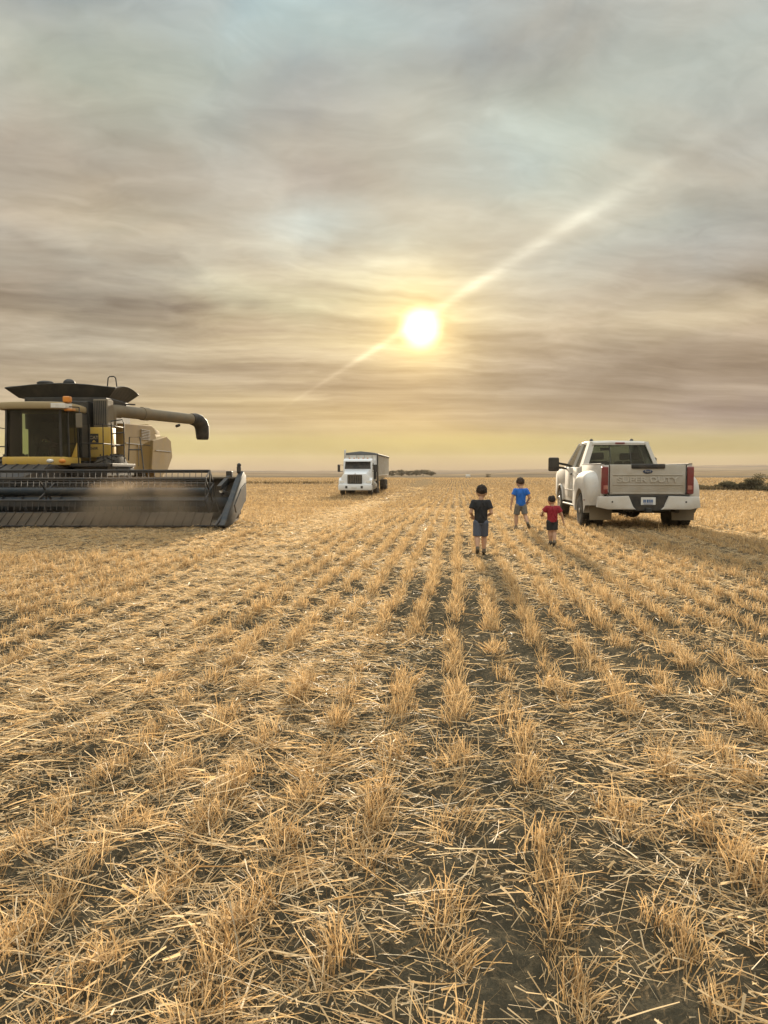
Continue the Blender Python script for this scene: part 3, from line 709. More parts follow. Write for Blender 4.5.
fs += [m.bm.faces.new(rings[0]), m.bm.faces.new(rings[-1][::-1])]; bmesh.ops.recalc_face_normals(m.bm, faces=fs)
roof = m.build('roof', 'white', pk, 40)
m = MB(); m.box(-0.12, 0.12, 2.63, 2.68, 2.03, 2.07, 0.01); m.build('brake_light', 'red', roof)
for xx in (-0.55, 0.5):
    m = MB(); m.ball((xx, 3.5, 2.15), 0.05, (1, 1.4, 0.9), 8); m.build('roof_lamp', 'black', roof)
for s in (-1, 1):
    m = MB()
    m.slab([(s * RB, yrb, zb), (s * RT, yrt - 0.02, zt), (s * (RT + 0.01), yrt + 0.22, zt), (s * (RB + 0.01), yrb + 0.34, zb)], 0.04)   # rear pillar side
    m.slab([(s * RB, yrb, zb), (s * RT, yrt - 0.02, zt), (s * (RT - 0.09), yrt - 0.02, zt), (s * (RB - 0.10), yrb, zb)], 0.04)          # rear pillar back
    m.bar((s * (FB + 0.0), yfb, zb), (s * FT, yft, zt - 0.01), 0.06, 0.07)
    m.bar((s * 0.955, 3.67, zb), (s * 0.72, 3.6, zt - 0.01), 0.05, 0.09)
    m.bar((s * RT, yrt, zt - 0.01), (s * FT, yft, zt - 0.01), 0.06, 0.06)
    m.build('window_pillar', 'white', pk, 30)
    for (ya, yb, yc, yd) in ((yrb + 0.34, 3.63, 3.56, yrt + 0.22), (3.71, yfb - 0.05, yft - 0.02, 3.64)):
        m = MB(); m.slab([(s * 0.945, ya, zb), (s * 0.945, yb, zb), (s * 0.715, yc, zt), (s * 0.715, yd, zt)], 0.006); m.build('side_window', 'glass', pk)
m = MB(); m.slab([(-RB + 0.1, yrb + 0.02, zb - 0.01), (RB - 0.1, yrb + 0.02, zb - 0.01), (RT - 0.08, yrt, zt - 0.02), (-RT + 0.08, yrt, zt - 0.02)], 0.006); rw = m.build('rear_window', 'glass', pk)
m = MB()
for xx in (-0.26, 0.26): m.bar((xx, yrb + 0.005, zb), (xx * 0.96, yrt - 0.015, zt - 0.02), 0.022, 0.012)
m.bar((-0.83, yrb + 0.008, zb + 0.005), (0.83, yrb + 0.008, zb + 0.005), 0.03, 0.012); m.bar((-0.7, yrt - 0.012, zt - 0.02), (0.7, yrt - 0.012, zt - 0.02), 0.03, 0.012)
m.build('window_frame', 'black', rw)
m = MB(); m.slab([(-FB, yfb, zb), (FB, yfb, zb), (FT, yft, zt - 0.02), (-FT, yft, zt - 0.02)], 0.006); m.build('windshield', 'clear', pk)
m = MB(); m.box(-0.8, 0.8, 4.6, 4.95, 1.2, 1.47, 0.03); m.build('dashboard', 'seat', pk)
for yy, xs_ in ((2.95, (-0.45, 0.45)), (3.85, (-0.42, 0.42))):
    for xx in xs_:
        m = MB(); m.box(xx - 0.27, xx + 0.27, yy, yy + 0.16, 1.0, 1.60, 0.05); st_ = m.build('seat', 'seat', pk, 40)
        m = MB(); m.box(xx - 0.13, xx + 0.13, yy + 0.02, yy + 0.12, 1.63, 1.82, 0.04); m.build('headrest', 'seat', st_, 40)
m = MB(); m.box(-0.13, 0.13, 4.33, 4.36, 1.90, 1.98, 0.01); m.build('interior_mirror', 'black', pk)
# tow mirrors
for s in (-1, 1):
    m = MB(); m.box(s * 1.20, s * 1.50, 4.62, 4.72, 1.33, 1.72, 0.045, 3); mi = m.build('mirror', 'black', pk, 40)
    m = MB(); m.bar((s * 0.93, 4.72, 1.50), (s * 1.24, 4.68, 1.56), 0.05, 0.06); m.bar((s * 0.93, 4.72, 1.40), (s * 1.24, 4.68, 1.44), 0.05, 0.06); m.each('mirror_arm', 'black', mi)
    m = MB(); m.box(s * 1.23, s * 1.47, 4.612, 4.618, 1.44, 1.69, 0); m.build('mirror_glass', 'tank', mi)
# tailgate
m = MB(); m.box(-0.83, 0.83, 0.06, 0.15, 0.81, 1.485, 0.02)
tg = m.build('tailgate', 'white_dirty', pk, 30)
m = MB(); m.box(-0.76, 0.76, 0.046, 0.065, 1.245, 1.262, 0.004); m.box(-0.76, 0.76, 0.046, 0.065, 1.03, 1.045, 0.004); m.box(-0.77, 0.77, 0.040, 0.065, 0.83, 0.86, 0.006); m.build('crease', 'white_dirty', tg)
m = MB(); m.box(-0.36, 0.38, 0.03, 0.17, 1.395, 1.50, 0.025); m.build('tailgate_step_cover', 'black', tg, 40)
m = MB(); m.ball((0, 0.052, 1.33), 0.1, (1.05, 0.1, 0.46), 16); m.build('badge', 'logoblue', tg, 60)
text('badge_script', 'Ford', 0.068, 'alu', tg, (0, 0.040, 1.333), (math.pi / 2, 0, 0), 0.001)
text('lettering', 'SUPER DUTY', 0.165, 'letters', tg, (0, 0.055, 1.145), (math.pi / 2, 0, 0), 0.012, 0.004, 1.42)
for s in (-1, 1):
    m = MB(); m.box(s * 0.86, s * 1.006, 0.035, 0.16, 0.83, 1.44, 0.025, 3); tl = m.build('tail_light', 'red', pk, 40)
    m = MB(); m.box(s * 0.87, s * 0.97, 0.026, 0.04, 0.93, 1.02, 0.006); m.build('reversing_lamp', 'redpale', tl)
# bumper with number plate recess
m = MB()
pl_ = [(-1.06, 0.56), (-1.06, 0.82), (-0.42, 0.82), (-0.36, 0.74), (-0.36, 0.60), (-0.30, 0.56)]
m.prism([(-1.12, 0.54), (-1.09, 0.77), (-0.44, 0.79), (-0.34, 0.55), (-0.28, 0.49), (-0.9, 0.49)], 'y', -0.10, 0.10, 0.02)
m.prism([(1.12, 0.54), (0.9, 0.49), (0.28, 0.49), (0.34, 0.55), (0.44, 0.79), (1.09, 0.77)], 'y', -0.10, 0.10, 0.02)
bp = m.each('bumper', 'white', pk, 30)[0]
m = MB(); m.box(-0.9, 0.9, -0.02, 0.12, 0.775, 0.81, 0.01); m.box(-0.45, 0.45, -0.02, 0.08, 0.46, 0.79, 0.01); m.build('bumper_pad', 'black', bp)
for s in (-1, 1):
    m = MB(); m.ball((s * 0.8, -0.102, 0.66), 0.02, (1, 0.3, 1), 8); m.build('sensor', 'black', bp)
m = MB(); m.box(-0.16, 0.16, -0.032, -0.022, 0.59, 0.76, 0.006); np_ = m.build('license_plate', 'plate', pk)
m = MB()
for i, ww in enumerate((0.03, 0.02, 0.03, 0.025, 0.03, 0.02)): m.box(-0.11 + i * 0.038, -0.11 + i * 0.038 + ww, -0.036, -0.033, 0.64, 0.71)
m.box(-0.10, 0.10, -0.036, -0.033, 0.605, 0.62); m.build('plate_marks', 'plateblue', np_)
m = MB(); m.box(-0.06, 0.06, -0.12, 0.3, 0.42, 0.52, 0.01); m.box(-0.5, 0.5, 0.05, 0.15, 0.44, 0.54, 0.01); m.build('tow_hitch', 'dark', pk)
m = MB(); m.tube([(-1.0, 1.28, 0.40), (1.0, 1.28, 0.40)], 0.06, 12); m.ball((0, 1.28, 0.40), 0.18, (1, 1, 0.9), 10); m.build('rear_axle', 'dark', pk, 40)
m = MB(); m.box(-0.5, -0.42, 0.15, 6.0, 0.5, 0.68); m.box(0.42, 0.5, 0.15, 6.0, 0.5, 0.68); m.build('chassis_rail', 'dark', pk)
m = MB(); m.tube([(0.62, 2.4, 0.45), (0.66, 0.9, 0.46), (0.72, 0.25, 0.44)], 0.05, 10); m.build('exhaust_pipe', 'dark', pk, 40)
m = MB(); m.tube([(-0.3, 0.5, 0.5), (-0.26, 0.4, 0.32), (-0.18, 0.45, 0.5)], 0.018, 8); m.build('spare_tyre_winch', 'dark', pk, 40)
m = MB(); m.lathe([(0.44, 0.36), (0.50, 0.38), (0.62, 0.38), (0.66, 0.34)], 'z', 24, (0, 1.95 - 0.2, 0)); m.build('spare_tyre', 'rubber', pk, 40)
for s in (-1, 1):
    wheel(pk, s * 1.145, 1.28, 0.40, 0.405, 0.225, 0.22, s, dish=0.12)
    wheel(pk, s * 0.86, 1.28, 0.40, 0.405, 0.225, 0.22, s, dish=0.02)
    wheel(pk, s * 0.88, 5.72, 0.40, 0.405, 0.245, 0.22, s, dish=-0.02)

# ================================================================= semi truck with grain trailer
sm = thing('semi_truck', (-2.10, 56.0, float(gz(0, 56)) - 0.02), R(-4.0), 'white semi truck with grey grain trailer facing the camera in mid field', 'semi truck')
m = MB()
m.prism([(-1.02, 0.75), (-1.02, 1.35), (-0.80, 1.62), (0.80, 1.62), (1.02, 1.35), (1.02, 0.75)], 'y', 0.15, 1.9, 0.04, taper=[(-1.05, 0.75), (-1.05, 1.5), (-0.92, 1.95), (0.92, 1.95), (1.05, 1.5), (1.05, 0.75)])
hd = m.build('hood', 'white_clean', sm, 35)
m = MB(); m.box(-0.56, 0.50, 0.06, 0.18, 0.90, 1.52, 0.03); gr = m.build('grille', 'black', sm)
m = MB()
for i in range(8): m.box(-0.50 + i * 0.13, -0.47 + i * 0.13, 0.045, 0.06, 0.95, 1.47)
m.box(-0.56, 0.5, 0.04, 0.065, 1.50, 1.55); m.build('grille_bar', 'greypaint', gr)
m = MB(); m.ball((0.0, 0.1, 1.62), 0.05, (0.8, 1, 1.6), 8); m.build('hood_ornament', 'chrome', hd)
m = MB(); m.box(-1.22, 1.22, -0.1, 0.25, 0.42, 0.86, 0.06); bp = m.build('bumper', 'white_clean', sm, 35)
for xx in (-0.62, 0.5):
    m = MB(); m.box(xx - 0.08, xx + 0.08, -0.115, -0.09, 0.56, 0.74, 0.01); m.build('fog_lamp', 'black', bp)
m = MB(); m.box(-0.25, 0.15, -0.115, -0.098, 0.55, 0.66); m.build('license_plate', 'plate', bp)
for s in (-1, 1):
    # bulging wing over the front wheel and its headlight
    m = MB(); m.prism([(0.2, 0.86), (0.25, 1.15), (0.6, 1.32), (1.1, 1.34), (1.6, 1.15), (1.75, 0.8), (1.62, 0.8), (1.4, 1.05), (0.75, 1.08), (0.5, 0.86)], 'x', s * 0.95, s * 1.22, 0.03); wg = m.build('wing', 'white_clean', sm, 35)
    m = MB(); m.box(s * 0.80, s * 1.12, 0.12, 0.24, 0.95, 1.12, 0.03); m.build('headlight', 'lens', wg)
    wheel(sm, s * 1.03, 1.12, 0.52, 0.52, 0.28, 0.30, s, dish=-0.03, tread=False)
    m = MB(); m.box(s * 1.30, s * 1.50, 1.75, 1.85, 1.75, 2.30, 0.03); mi = m.build('mirror', 'dark', sm)
    m = MB(); m.bar((s * 1.08, 2.0, 2.25), (s * 1.4, 1.8, 2.28), 0.03); m.bar((s * 1.08, 2.0, 1.8), (s * 1.4, 1.8, 1.78), 0.03); m.each('mirror_arm', 'dark', mi)
    if s > 0: pass
    m = MB(); m.tube([(s * 1.15, 3.5, 0.9), (s * 1.15, 3.5, 3.2 if s < 0 else 2.6), (s * 1.15, 3.62, 3.42 if s < 0 else 2.7)], 0.07, 10); stk = m.build('exhaust_stack', 'alu', sm, 40)
    m = MB(); m.tube([(s * 1.15, 3.5, 1.2), (s * 1.15, 3.5, 2.3)], 0.12, 12); m.build('heat_shield', 'dark', stk, 40)
    m = MB(); m.tube([(s * 1.0, 2.3, 0.72), (s * 1.0, 3.6, 0.72)], 0.32, 18); m.build('fuel_tank', 'alu', sm, 40)
    m = MB(); m.box(s * 1.075, s * 1.10, 2.12, 3.0, 0.95, 2.5, 0.01); dr = m.build('door', 'white_clean', sm)
    m = MB(); m.box(s * 1.10, s * 1.108, 2.2, 2.92, 1.9, 2.42, 0); m.build('door_window', 'black', dr)
m = MB(); m.prism([(1.9, 0.85), (1.9, 1.93), (2.12, 2.58), (2.35, 2.75), (3.1, 2.75), (3.15, 0.85)], 'x', -1.08, 1.08, 0.05); cb = m.build('cab', 'white_clean', sm, 35)
m = MB(); m.slab([(-0.98, 1.888, 1.98), (0.98, 1.888, 1.98), (0.93, 2.085, 2.54), (-0.93, 2.085, 2.54)], -0.02); ws = m.build('windshield', 'black', cb)
m = MB(); m.box(-0.02, 0.02, 1.86, 1.9, 1.98, 2.2); m.build('wiper', 'dark', ws)
m = MB(); m.prism([(1.80, 2.52), (1.82, 2.60), (2.2, 2.70), (2.2, 2.60)], 'x', -1.05, 1.05, 0.01); m.build('sun_visor', 'white_clean', cb)
for i in range(5):
    m = MB(); m.box(-0.7 + i * 0.34, -0.6 + i * 0.34, 2.3, 2.42, 2.75, 2.81, 0.01); m.build('marker_lamp', 'amber', cb)
m = MB(); m.box(-0.45, -0.35, 0.3, 6.6, 0.7, 0.95); m.box(0.35, 0.45, 0.3, 6.6, 0.7, 0.95); m.build('chassis_rail', 'dark', sm)
for yy in (5.0, 6.3):
    for s in (-1, 1):
        wheel(sm, s * 0.95, yy, 0.52, 0.52, 0.55, 0.30, s, dish=0.12, tread=False)
        m = MB(); m.box(s * 0.68, s * 1.22, yy + 0.55, yy + 0.57, 0.25, 0.9); m.build('mud_flap', 'black', sm)
# trailer: a part with its own pieces
m = MB()
m.prism([(-1.27, 1.45), (-1.27, 3.08), (1.27, 3.08), (1.27, 1.45), (0.6, 0.85), (-0.6, 0.85)], 'y', 4.1, 18.0, 0.03)
tr = m.build('trailer', 'trailer', sm, 30)
m = MB()
for i in range(24):
    for s in (-1, 1): m.box(s * 1.27, s * 1.31, 4.2 + i * 0.59, 4.28 + i * 0.59, 1.5, 3.05)
for xx in (-0.9, -0.3, 0.3, 0.9): m.box(xx - 0.03, xx + 0.03, 4.06, 4.1, 1.5, 3.05)
m.build('side_rib', 'alu', tr)
m = MB(); m.prism([(-1.29, 3.06), (-1.1, 3.22), (0, 3.34), (1.1, 3.22), (1.29, 3.06)], 'y', 4.05, 18.05, 0.02); m.build('tarp', 'tarp', tr, 40)
m = MB(); m.tube([(1.3, 4.1, 3.1), (1.3, 18, 3.1)], 0.07, 10); m.build('tarp_roll', 'tarp', tr, 40)
m = MB(); m.slab([(1.275, 4.05, 1.0), (1.275, 5.0, 1.0), (1.275, 4.5, 3.05), (1.275, 4.05, 3.05)], 0.06); m.build('front_gusset', 'dark', tr)
for yy in (15.2, 16.5):
    for s in (-1, 1): wheel(tr, s * 0.97, yy, 0.52, 0.52, 0.55, 0.30, s, dish=0.12, tread=False)
m = MB()
for s in (-1, 1): m.bar((s * 0.8, 6.9, 0.15), (s * 0.8, 6.9, 1.2), 0.1)
m.each('landing_gear', 'dark', tr)

# far small vehicle
q = P(468, 478, 205); fc = thing('parked_car', (q.x, 205, float(gz(0, 205)) - 0.0), R(80), 'tiny pale vehicle far out in the field on the horizon', 'car', scale=0.72)
m = MB(); m.prism([(-0.9, 0.35), (-0.9, 0.95), (-0.55, 1.05), (-0.4, 1.5), (0.4, 1.5), (0.6, 1.05), (1.1, 0.95), (1.1, 0.35)], 'y', -0.8, 0.8, 0.05); m.build('body', 'white', fc)
m = MB(); m.box(-0.36, 0.38, -0.83, 0.83, 1.08, 1.42); m.build('window', 'black', fc)
for yy in (-0.65, 0.65):
    for xx in (-0.55, 0.7): m = MB(); m.lathe([(yy - 0.12, 0.3), (yy + 0.12, 0.3)], 'y', 16, (xx, 0, 0.3)); m.build('wheel', 'rubber', fc)

# ================================================================= combine harvester
CY = 24.0
cmb = thing('combine_harvester', (-10.83, CY, 0), 0, 'dusty yellow combine harvester with wide dark header cutting the left field edge', 'combine harvester')
# chassis and body
m = MB(); m.box(-0.95, 0.95, 1.6, 9.6, 1.05, 1.75, 0.05); m.box(-1.3, 1.3, 1.4, 3.4, 1.45, 1.62, 0.02); m.build('chassis', 'dark', cmb)
def sidepanel(poly, name, m_, s, x0, x1, bev=0.03):
    m = MB(); m.prism(poly, 'x', s * x0, s * x1, bev); return m.build(name, m_, cmb, 20)
for s in (-1, 1):
    sidepanel([(3.5, 1.45), (3.5, 3.1), (6.9, 3.22), (7.5, 2.75), (7.4, 1.75), (6.6, 1.35)], 'side_shield', 'yellow_dusty', s, 1.35, 1.60)
    sidepanel([(6.4, 1.5), (6.7, 2.62), (8.6, 2.86), (9.25, 2.7), (9.45, 2.0), (8.7, 1.45), (7.2, 1.0)], 'rear_shield', 'yellow_dusty', s, 1.35, 1.70)
for s in (-1, 1):
    m = MB(); m.box(s * 1.60, s * 1.612, 3.7, 6.6, 2.40, 2.43); m.build('panel_seam', 'tank', cmb)
    m = MB(); m.box(s * 1.60, s * 1.612, 5.1, 5.14, 1.6, 2.4); m.build('panel_seam', 'tank', cmb)
    m = MB()
    for i in range(7): m.box(s * 1.60, s * 1.615, 5.5, 6.6, 2.62 + i * 0.06, 2.64 + i * 0.06)
    m.build('side_vent', 'tank', cmb)
    m = MB(); m.box(s * 1.70, s * 1.712, 7.0, 9.2, 2.22, 2.25); m.build('panel_seam', 'tank', cmb)
m = MB(); m.box(-1.36, 1.36, 3.45, 9.0, 1.5, 2.95, 0.1); m.prism([(7.5, 2.9), (7.6, 3.3), (9.0, 3.1), (9.6, 2.2), (9.6, 1.0), (9.0, 0.9), (8.6, 2.0)], 'x', -1.3, 1.3, 0.08); m.build('body', 'yellow_dusty', cmb, 35)
m = MB(); m.prism([(8.9, 0.55), (8.9, 1.5), (9.7, 1.6), (10.2, 0.8), (9.9, 0.5)], 'x', -0.85, 0.85, 0.05); m.build('straw_spreader', 'dark', cmb, 35)
# upper dark machinery block behind cab
m = MB(); m.box(-1.5, 1.3, 2.65, 5.2, 2.85, 3.94, 0.04); m.build('grain_tank', 'tank', cmb)
m = MB(); m.box(0.2, 0.95, 1.95, 2.66, 1.9, 3.75, 0.03); m.build('engine_cover', 'tank', cmb)
m = MB(); m.box(1.10, 1.58, 2.0, 2.6, 2.88, 3.82, 0.03)
vp = m.build('air_intake_panel', 'greypaint', cmb)
m = MB()
for i in range(7): m.box(1.13 + i * 0.062, 1.16 + i * 0.062, 1.985, 2.0, 2.95, 3.76)
m.build('intake_rib', 'tank', vp)
# hopper extension
m = MB(); b0, t0_ = 3.93, 4.36
lo = [(-1.75, 2.8), (1.35, 2.8), (1.35, 4.8), (-1.75, 4.8)]; hi = [(-2.12, 2.55), (1.68, 2.55), (1.68, 5.1), (-2.12, 5.1)]
L1 = [m.bm.verts.new((*p, b0)) for p in lo]; H1 = []
for j in range(4):
    a, b = hi[j], hi[(j + 1) % 4]; ring = []
    for tq in np.linspace(0, 1, 9)[:-1]:
        ring.append(m.bm.verts.new((a[0] + (b[0] - a[0]) * tq, a[1] + (b[1] - a[1]) * tq, t0_ + 0.16 * math.sin(math.pi * tq) - 0.12)))
    H1.append(ring)
for j in range(4):
    top = H1[j] + [H1[(j + 1) % 4][0]]; L_, R_ = L1[j], L1[(j + 1) % 4]
    lowr = [L_] + [m.bm.verts.new(L_.co.lerp(R_.co, i / 8)) for i in range(1, 8)] + [R_]
    for i in range(8): m.bm.faces.new((lowr[i], lowr[i + 1], top[i + 1], top[i]))
hp = m.build('hopper_extension', 'tank', cmb)
sol = hp.modifiers.new('thick', 'SOLIDIFY'); sol.thickness = 0.04
m = MB(); m.ball((-0.8, 2.75, 4.43), 0.3, (1, 0.6, 0.28), 8); m.build('beacon', 'black', hp, 60)
m = MB(); m.ball((0.0, 2.8, 4.43), 0.2, (1, 1, 0.75), 8); m.build('antenna_dome', 'black', hp, 60)
m = MB(); m.tube([(1.15, 3.2, 4.2), (1.20, 3.2, 4.66), (1.26, 3.2, 4.71), (1.40, 3.2, 4.71), (1.46, 3.2, 4.66), (1.52, 3.2, 4.2)], 0.022, 8); m.build('grab_rail', 'tank', hp, 60)
# cab
cab = thing('cab', (0, 0, 0), 0, None, None); cab.parent = cmb
del_keys = [k_ for k_ in ('label', 'category') if k_ in cab.keys()]
m = MB()
rp = [(-1.22, 0.35), (-1.05, 0.02), (-0.6, -0.16), (0, -0.22), (0.6, -0.16), (0.92, 0.02), (1.02, 0.3), (1.0, 1.3), (0.9, 1.95), (-1.22, 1.95)]
m.prism(rp, 'z', 3.32, 3.55, 0.06); m.build('cab_roof', 'cream', cab, 40)
m = MB(); m.prism([(0.15, -0.165), (0.62, -0.155), (0.98, 0.0), (1.10, 0.25), (0.98, 0.25), (0.15, 0.0)], 'z', 3.36, 3.50, 0.01); m.build('work_lamp', 'lens', cab)
m = MB(); m.box(0.86, 1.08, 0.1, 0.35, 3.55, 3.74, 0.04); m.box(0.9, 1.2, 0.1, 0.3, 3.28, 3.36, 0.02); m.each('indicator_lamp', 'amber', cab)
m = MB(); m.prism([(-1.1, 0.3), (-1.0, 0.0), (-0.55, -0.12), (0, -0.16), (0.55, -0.12), (0.92, 0.0), (0.97, 0.3), (0.95, 1.25), (-1.1, 1.25)], 'z', 1.60, 1.86, 0.05); cbse = m.build('cab_base', 'yellow', cab, 40)
for xx in (0.52, 0.86):
    m = MB(); m.ball((xx, -0.10 + (xx - 0.5) * 0.25, 1.73), 0.1, (1.2, 0.6, 0.7), 8); m.build('lower_lamp', 'lens' if xx < 0.6 else 'amber', cbse, 60)
# curved windscreen in facets, side panes
pts = [(-0.98, 0.30), (-0.88, 0.04), (-0.5, -0.07), (0, -0.11), (0.5, -0.07), (0.82, 0.04)]
m = MB(); v0 = [m.bm.verts.new((x_, y_, 1.86)) for x_, y_ in pts]; v1 = [m.bm.verts.new((x_ * 0.97, y_ + 0.06, 3.33)) for x_, y_ in pts]
for i in range(len(pts) - 1): m.bm.faces.new((v0[i], v0[i + 1], v1[i + 1], v1[i]))
m.build('windscreen', 'cabglass', cab, 60)
for s, x0 in ((-1, -0.98), (1, 0.93)):
    m = MB(); m.slab([(x0, 0.28, 1.86), (x0, 1.25, 1.86), (x0 * 0.97, 1.25, 3.33), (x0 * 0.97, 0.3, 3.33)], 0.006); m.build('side_window', 'cabglass', cab)
m = MB(); m.slab([(0.83, 0.05, 1.86), (0.93, 0.27, 1.86), (0.91, 0.30, 3.33), (0.80, 0.10, 3.33)], 0.006); m.build('quarter_window', 'cabglass', cab)
m = MB()
for a, b in (((0.82, 0.03, 1.86), (0.79, 0.09, 3.33)), ((-0.9, 0.04, 1.86), (-0.87, 0.1, 3.33)), ((0.95, 0.30, 1.86), (0.92, 0.32, 3.33)), ((-1.0, 0.30, 1.86), (-0.97, 0.32, 3.33)),
             ((0.98, 1.27, 1.86), (0.96, 1.27, 3.33)), ((-1.0, 1.27, 1.86), (-0.98, 1.27, 3.33)), ((0.98, 1.88, 1.86), (0.96, 1.88, 3.33)), ((-1.0, 1.88, 1.86), (-0.98, 1.88, 3.33))):
    m.bar(a, b, 0.06, 0.06)
m.slab([(-1.0, 1.88, 1.86), (1.0, 1.88, 1.86), (1.0, 1.88, 3.3), (-1.0, 1.88, 3.3)], 0.03)
m.slab([(0.96, 1.28, 1.86), (0.96, 1.87, 1.86), (0.95, 1.87, 3.3), (0.95, 1.28, 3.3)], 0.02)
m.each('cab_frame', 'tank', cab)
m = MB(); m.prism([(0.60, 1.86), (0.95, 1.86), (1.12, 2.3), (1.12, 1.86)], 'y', 0.5, 0.54); m.build('door_gusset', 'yellow', cab)
m = MB(); m.box(-0.28, 0.28, 1.05, 1.2, 2.25, 3.0, 0.05); m.box(-0.28, 0.28, 0.62, 1.1, 2.2, 2.34, 0.05); m.box(-0.14, 0.14, 1.06, 1.16, 3.0, 3.17, 0.03); m.box(-0.15, 0.15, 0.7, 1.0, 1.86, 2.2); m.build('seat', 'seat', cab, 40)
m = MB(); m.tube([(0, 0.15, 1.86), (0, 0.32, 2.45)], 0.04, 8)
for k_ in range(16):
    a, b = 2 * math.pi * k_ / 16, 2 * math.pi * (k_ + 1) / 16
    m.bar((0.19 * math.cos(a), 0.34 - 0.06 * math.sin(a), 2.46 + 0.16 * math.sin(a)), (0.19 * math.cos(b), 0.34 - 0.06 * math.sin(b), 2.46 + 0.16 * math.sin(b)), 0.025)
m.build('steering_wheel', 'black', cab)
m = MB(); m.box(0.42, 0.62, 0.5, 1.2, 2.3, 2.45, 0.02); m.box(0.5, 0.75, 0.3, 0.34, 2.5, 2.75, 0.01); m.build('console', 'black', cab)
m = MB(); m.bar((0.98, 0.2, 3.42), (1.42, 0.0, 3.38), 0.03); m.bar((1.42, 0.0, 3.38), (1.42, 0.0, 3.2), 0.03); arm = m.build('mirror_arm', 'black', cab)
m = MB(); m.box(1.30, 1.50, -0.02, 0.05, 2.75, 3.2, 0.03); m.build('mirror', 'greypaint', arm)
# front yellow panel beside cab with emblem
m = MB(); m.box(0.72, 1.66, 1.96, 2.56, 1.86, 2.88, 0.04); yp = m.build('side_box', 'yellow', cmb, 35)
m = MB(); m.box(0.98, 1.28, 1.945, 1.959, 2.36, 2.66); eb = m.build('emblem_plate', 'black', yp)
text('emblem_letters', 'CAT', 0.15, 'cream', eb, (1.13, 1.944, 2.53), (math.pi / 2, 0, 0), 0.001, 0.003)
m = MB(); m.prism([(1.06, 2.38), (1.20, 2.38), (1.13, 2.46)], 'y', 1.939, 1.944); m.build('emblem_triangle', 'yellow', eb)
text('model_lettering', '560R', 0.12, 'black', yp, (1.13, 1.956, 2.17), (math.pi / 2, 0, 0), 0.001, 0.003)
# platform, railings and ladder
m = MB(); m.box(0.9, 2.1, 0.4, 3.2, 1.56, 1.66, 0.01); m.box(0.95, 2.05, 0.6, 3.2, 1.25, 1.56, 0.02); m.build('platform', 'dark', cmb)
def rail(ptss, r=0.02): 
    m = MB()
    for p_ in ptss: m.tube(p_, r, 8)
    return m.build('handrail', 'black', cmb, 60)
rail([[(0.98, 1.0, 1.66), (0.98, 1.0, 2.92), (1.78, 1.0, 2.92), (1.78, 1.0, 1.66)], [(0.98, 1.0, 2.3), (1.78, 1.0, 2.3)], [(1.35, 1.0, 2.92), (1.35, 1.0, 1.66)], [(1.78, 1.0, 2.3), (1.78, 3.0, 2.3)], [(1.78, 1.0, 2.92), (1.78, 3.0, 2.92), (1.78, 3.0, 1.66)]])
rail([[(2.12, 0.8, 1.3), (2.12, 0.8, 2.9), (2.14, 0.72, 3.0), (2.5, 0.72, 3.05), (2.52, 0.8, 2.95), (2.52, 0.8, 1.7)], [(2.12, 0.8, 2.2), (2.52, 0.8, 2.25)], [(2.12, 0.8, 1.9), (2.52, 0.8, 1.9)], [(2.12, 0.8, 2.6), (2.52, 0.8, 2.65)]])
rail([[(2.62, 0.9, 1.75), (2.66, 0.9, 2.5), (3.0, 0.9, 2.5), (3.22, 0.6, 1.2)], [(2.62, 0.9, 2.1), (3.05, 0.85, 2.1)]])
rail([[(-1.15, 0.9, 1.66), (-1.2, 0.9, 2.75), (-1.6, 0.9, 2.82), (-1.9, 0.9, 2.6), (-1.9, 0.9, 1.6)], [(-1.15, 0.9, 2.2), (-1.9, 0.9, 2.2)]])
m = MB()
for s_ in (0, 1):
    m.bar((2.22 + s_ * 0.42, 0.9, 1.55), (2.5 + s_ * 0.42, 0.5, 0.45), 0.05, 0.03)
for i in range(5): tq = i / 4; m.box(2.22 + 0.28 * tq, 2.64 + 0.28 * tq, 0.83 - 0.4 * tq, 0.97 - 0.4 * tq, 1.5 - 1.0 * tq, 1.53 - 1.0 * tq)
m.build('ladder', 'dark', cmb)
# unloading auger folded back along the side
m = MB(); m.tube([(1.3, 3.0, 2.9), (1.35, 2.8, 3.3), (1.45, 2.9, 3.48), (1.6, 3.2, 3.50)], 0.24, 18)
m.tube([(1.5, 3.0, 3.50), (2.0, 4.3, 3.50)], 0.215, 18); m.tube([(2.0, 4.3, 3.50), (2.12, 4.6, 3.50)], 0.24, 18); m.tube([(2.12, 4.6, 3.50), (3.1, 7.5, 3.50)], 0.21, 18)
ag = m.build('unloading_auger', 'greypaint', cmb, 50)
m = MB(); m.tube([(3.05, 7.3, 3.50), (3.13, 7.55, 3.50), (3.22, 7.78, 3.46), (3.29, 7.92, 3.36), (3.33, 8.0, 3.2), (3.34, 8.02, 3.0), (3.34, 8.03, 2.78), (3.34, 8.03, 2.70)], [0.225, 0.26, 0.285, 0.295, 0.29, 0.275, 0.26, 0.22], 18); m.build('auger_spout', 'black', ag, 50)
m = MB(); m.box(1.3, 1.75, 3.4, 3.5, 3.7, 3.76); m.bar((1.4, 3.0, 3.75), (2.1, 3.3, 3.74), 0.05); m.tube([(2.55, 7.0, 3.2), (2.6, 7.2, 3.25)], 0.06, 8); m.each('auger_bracket', 'dark', ag)
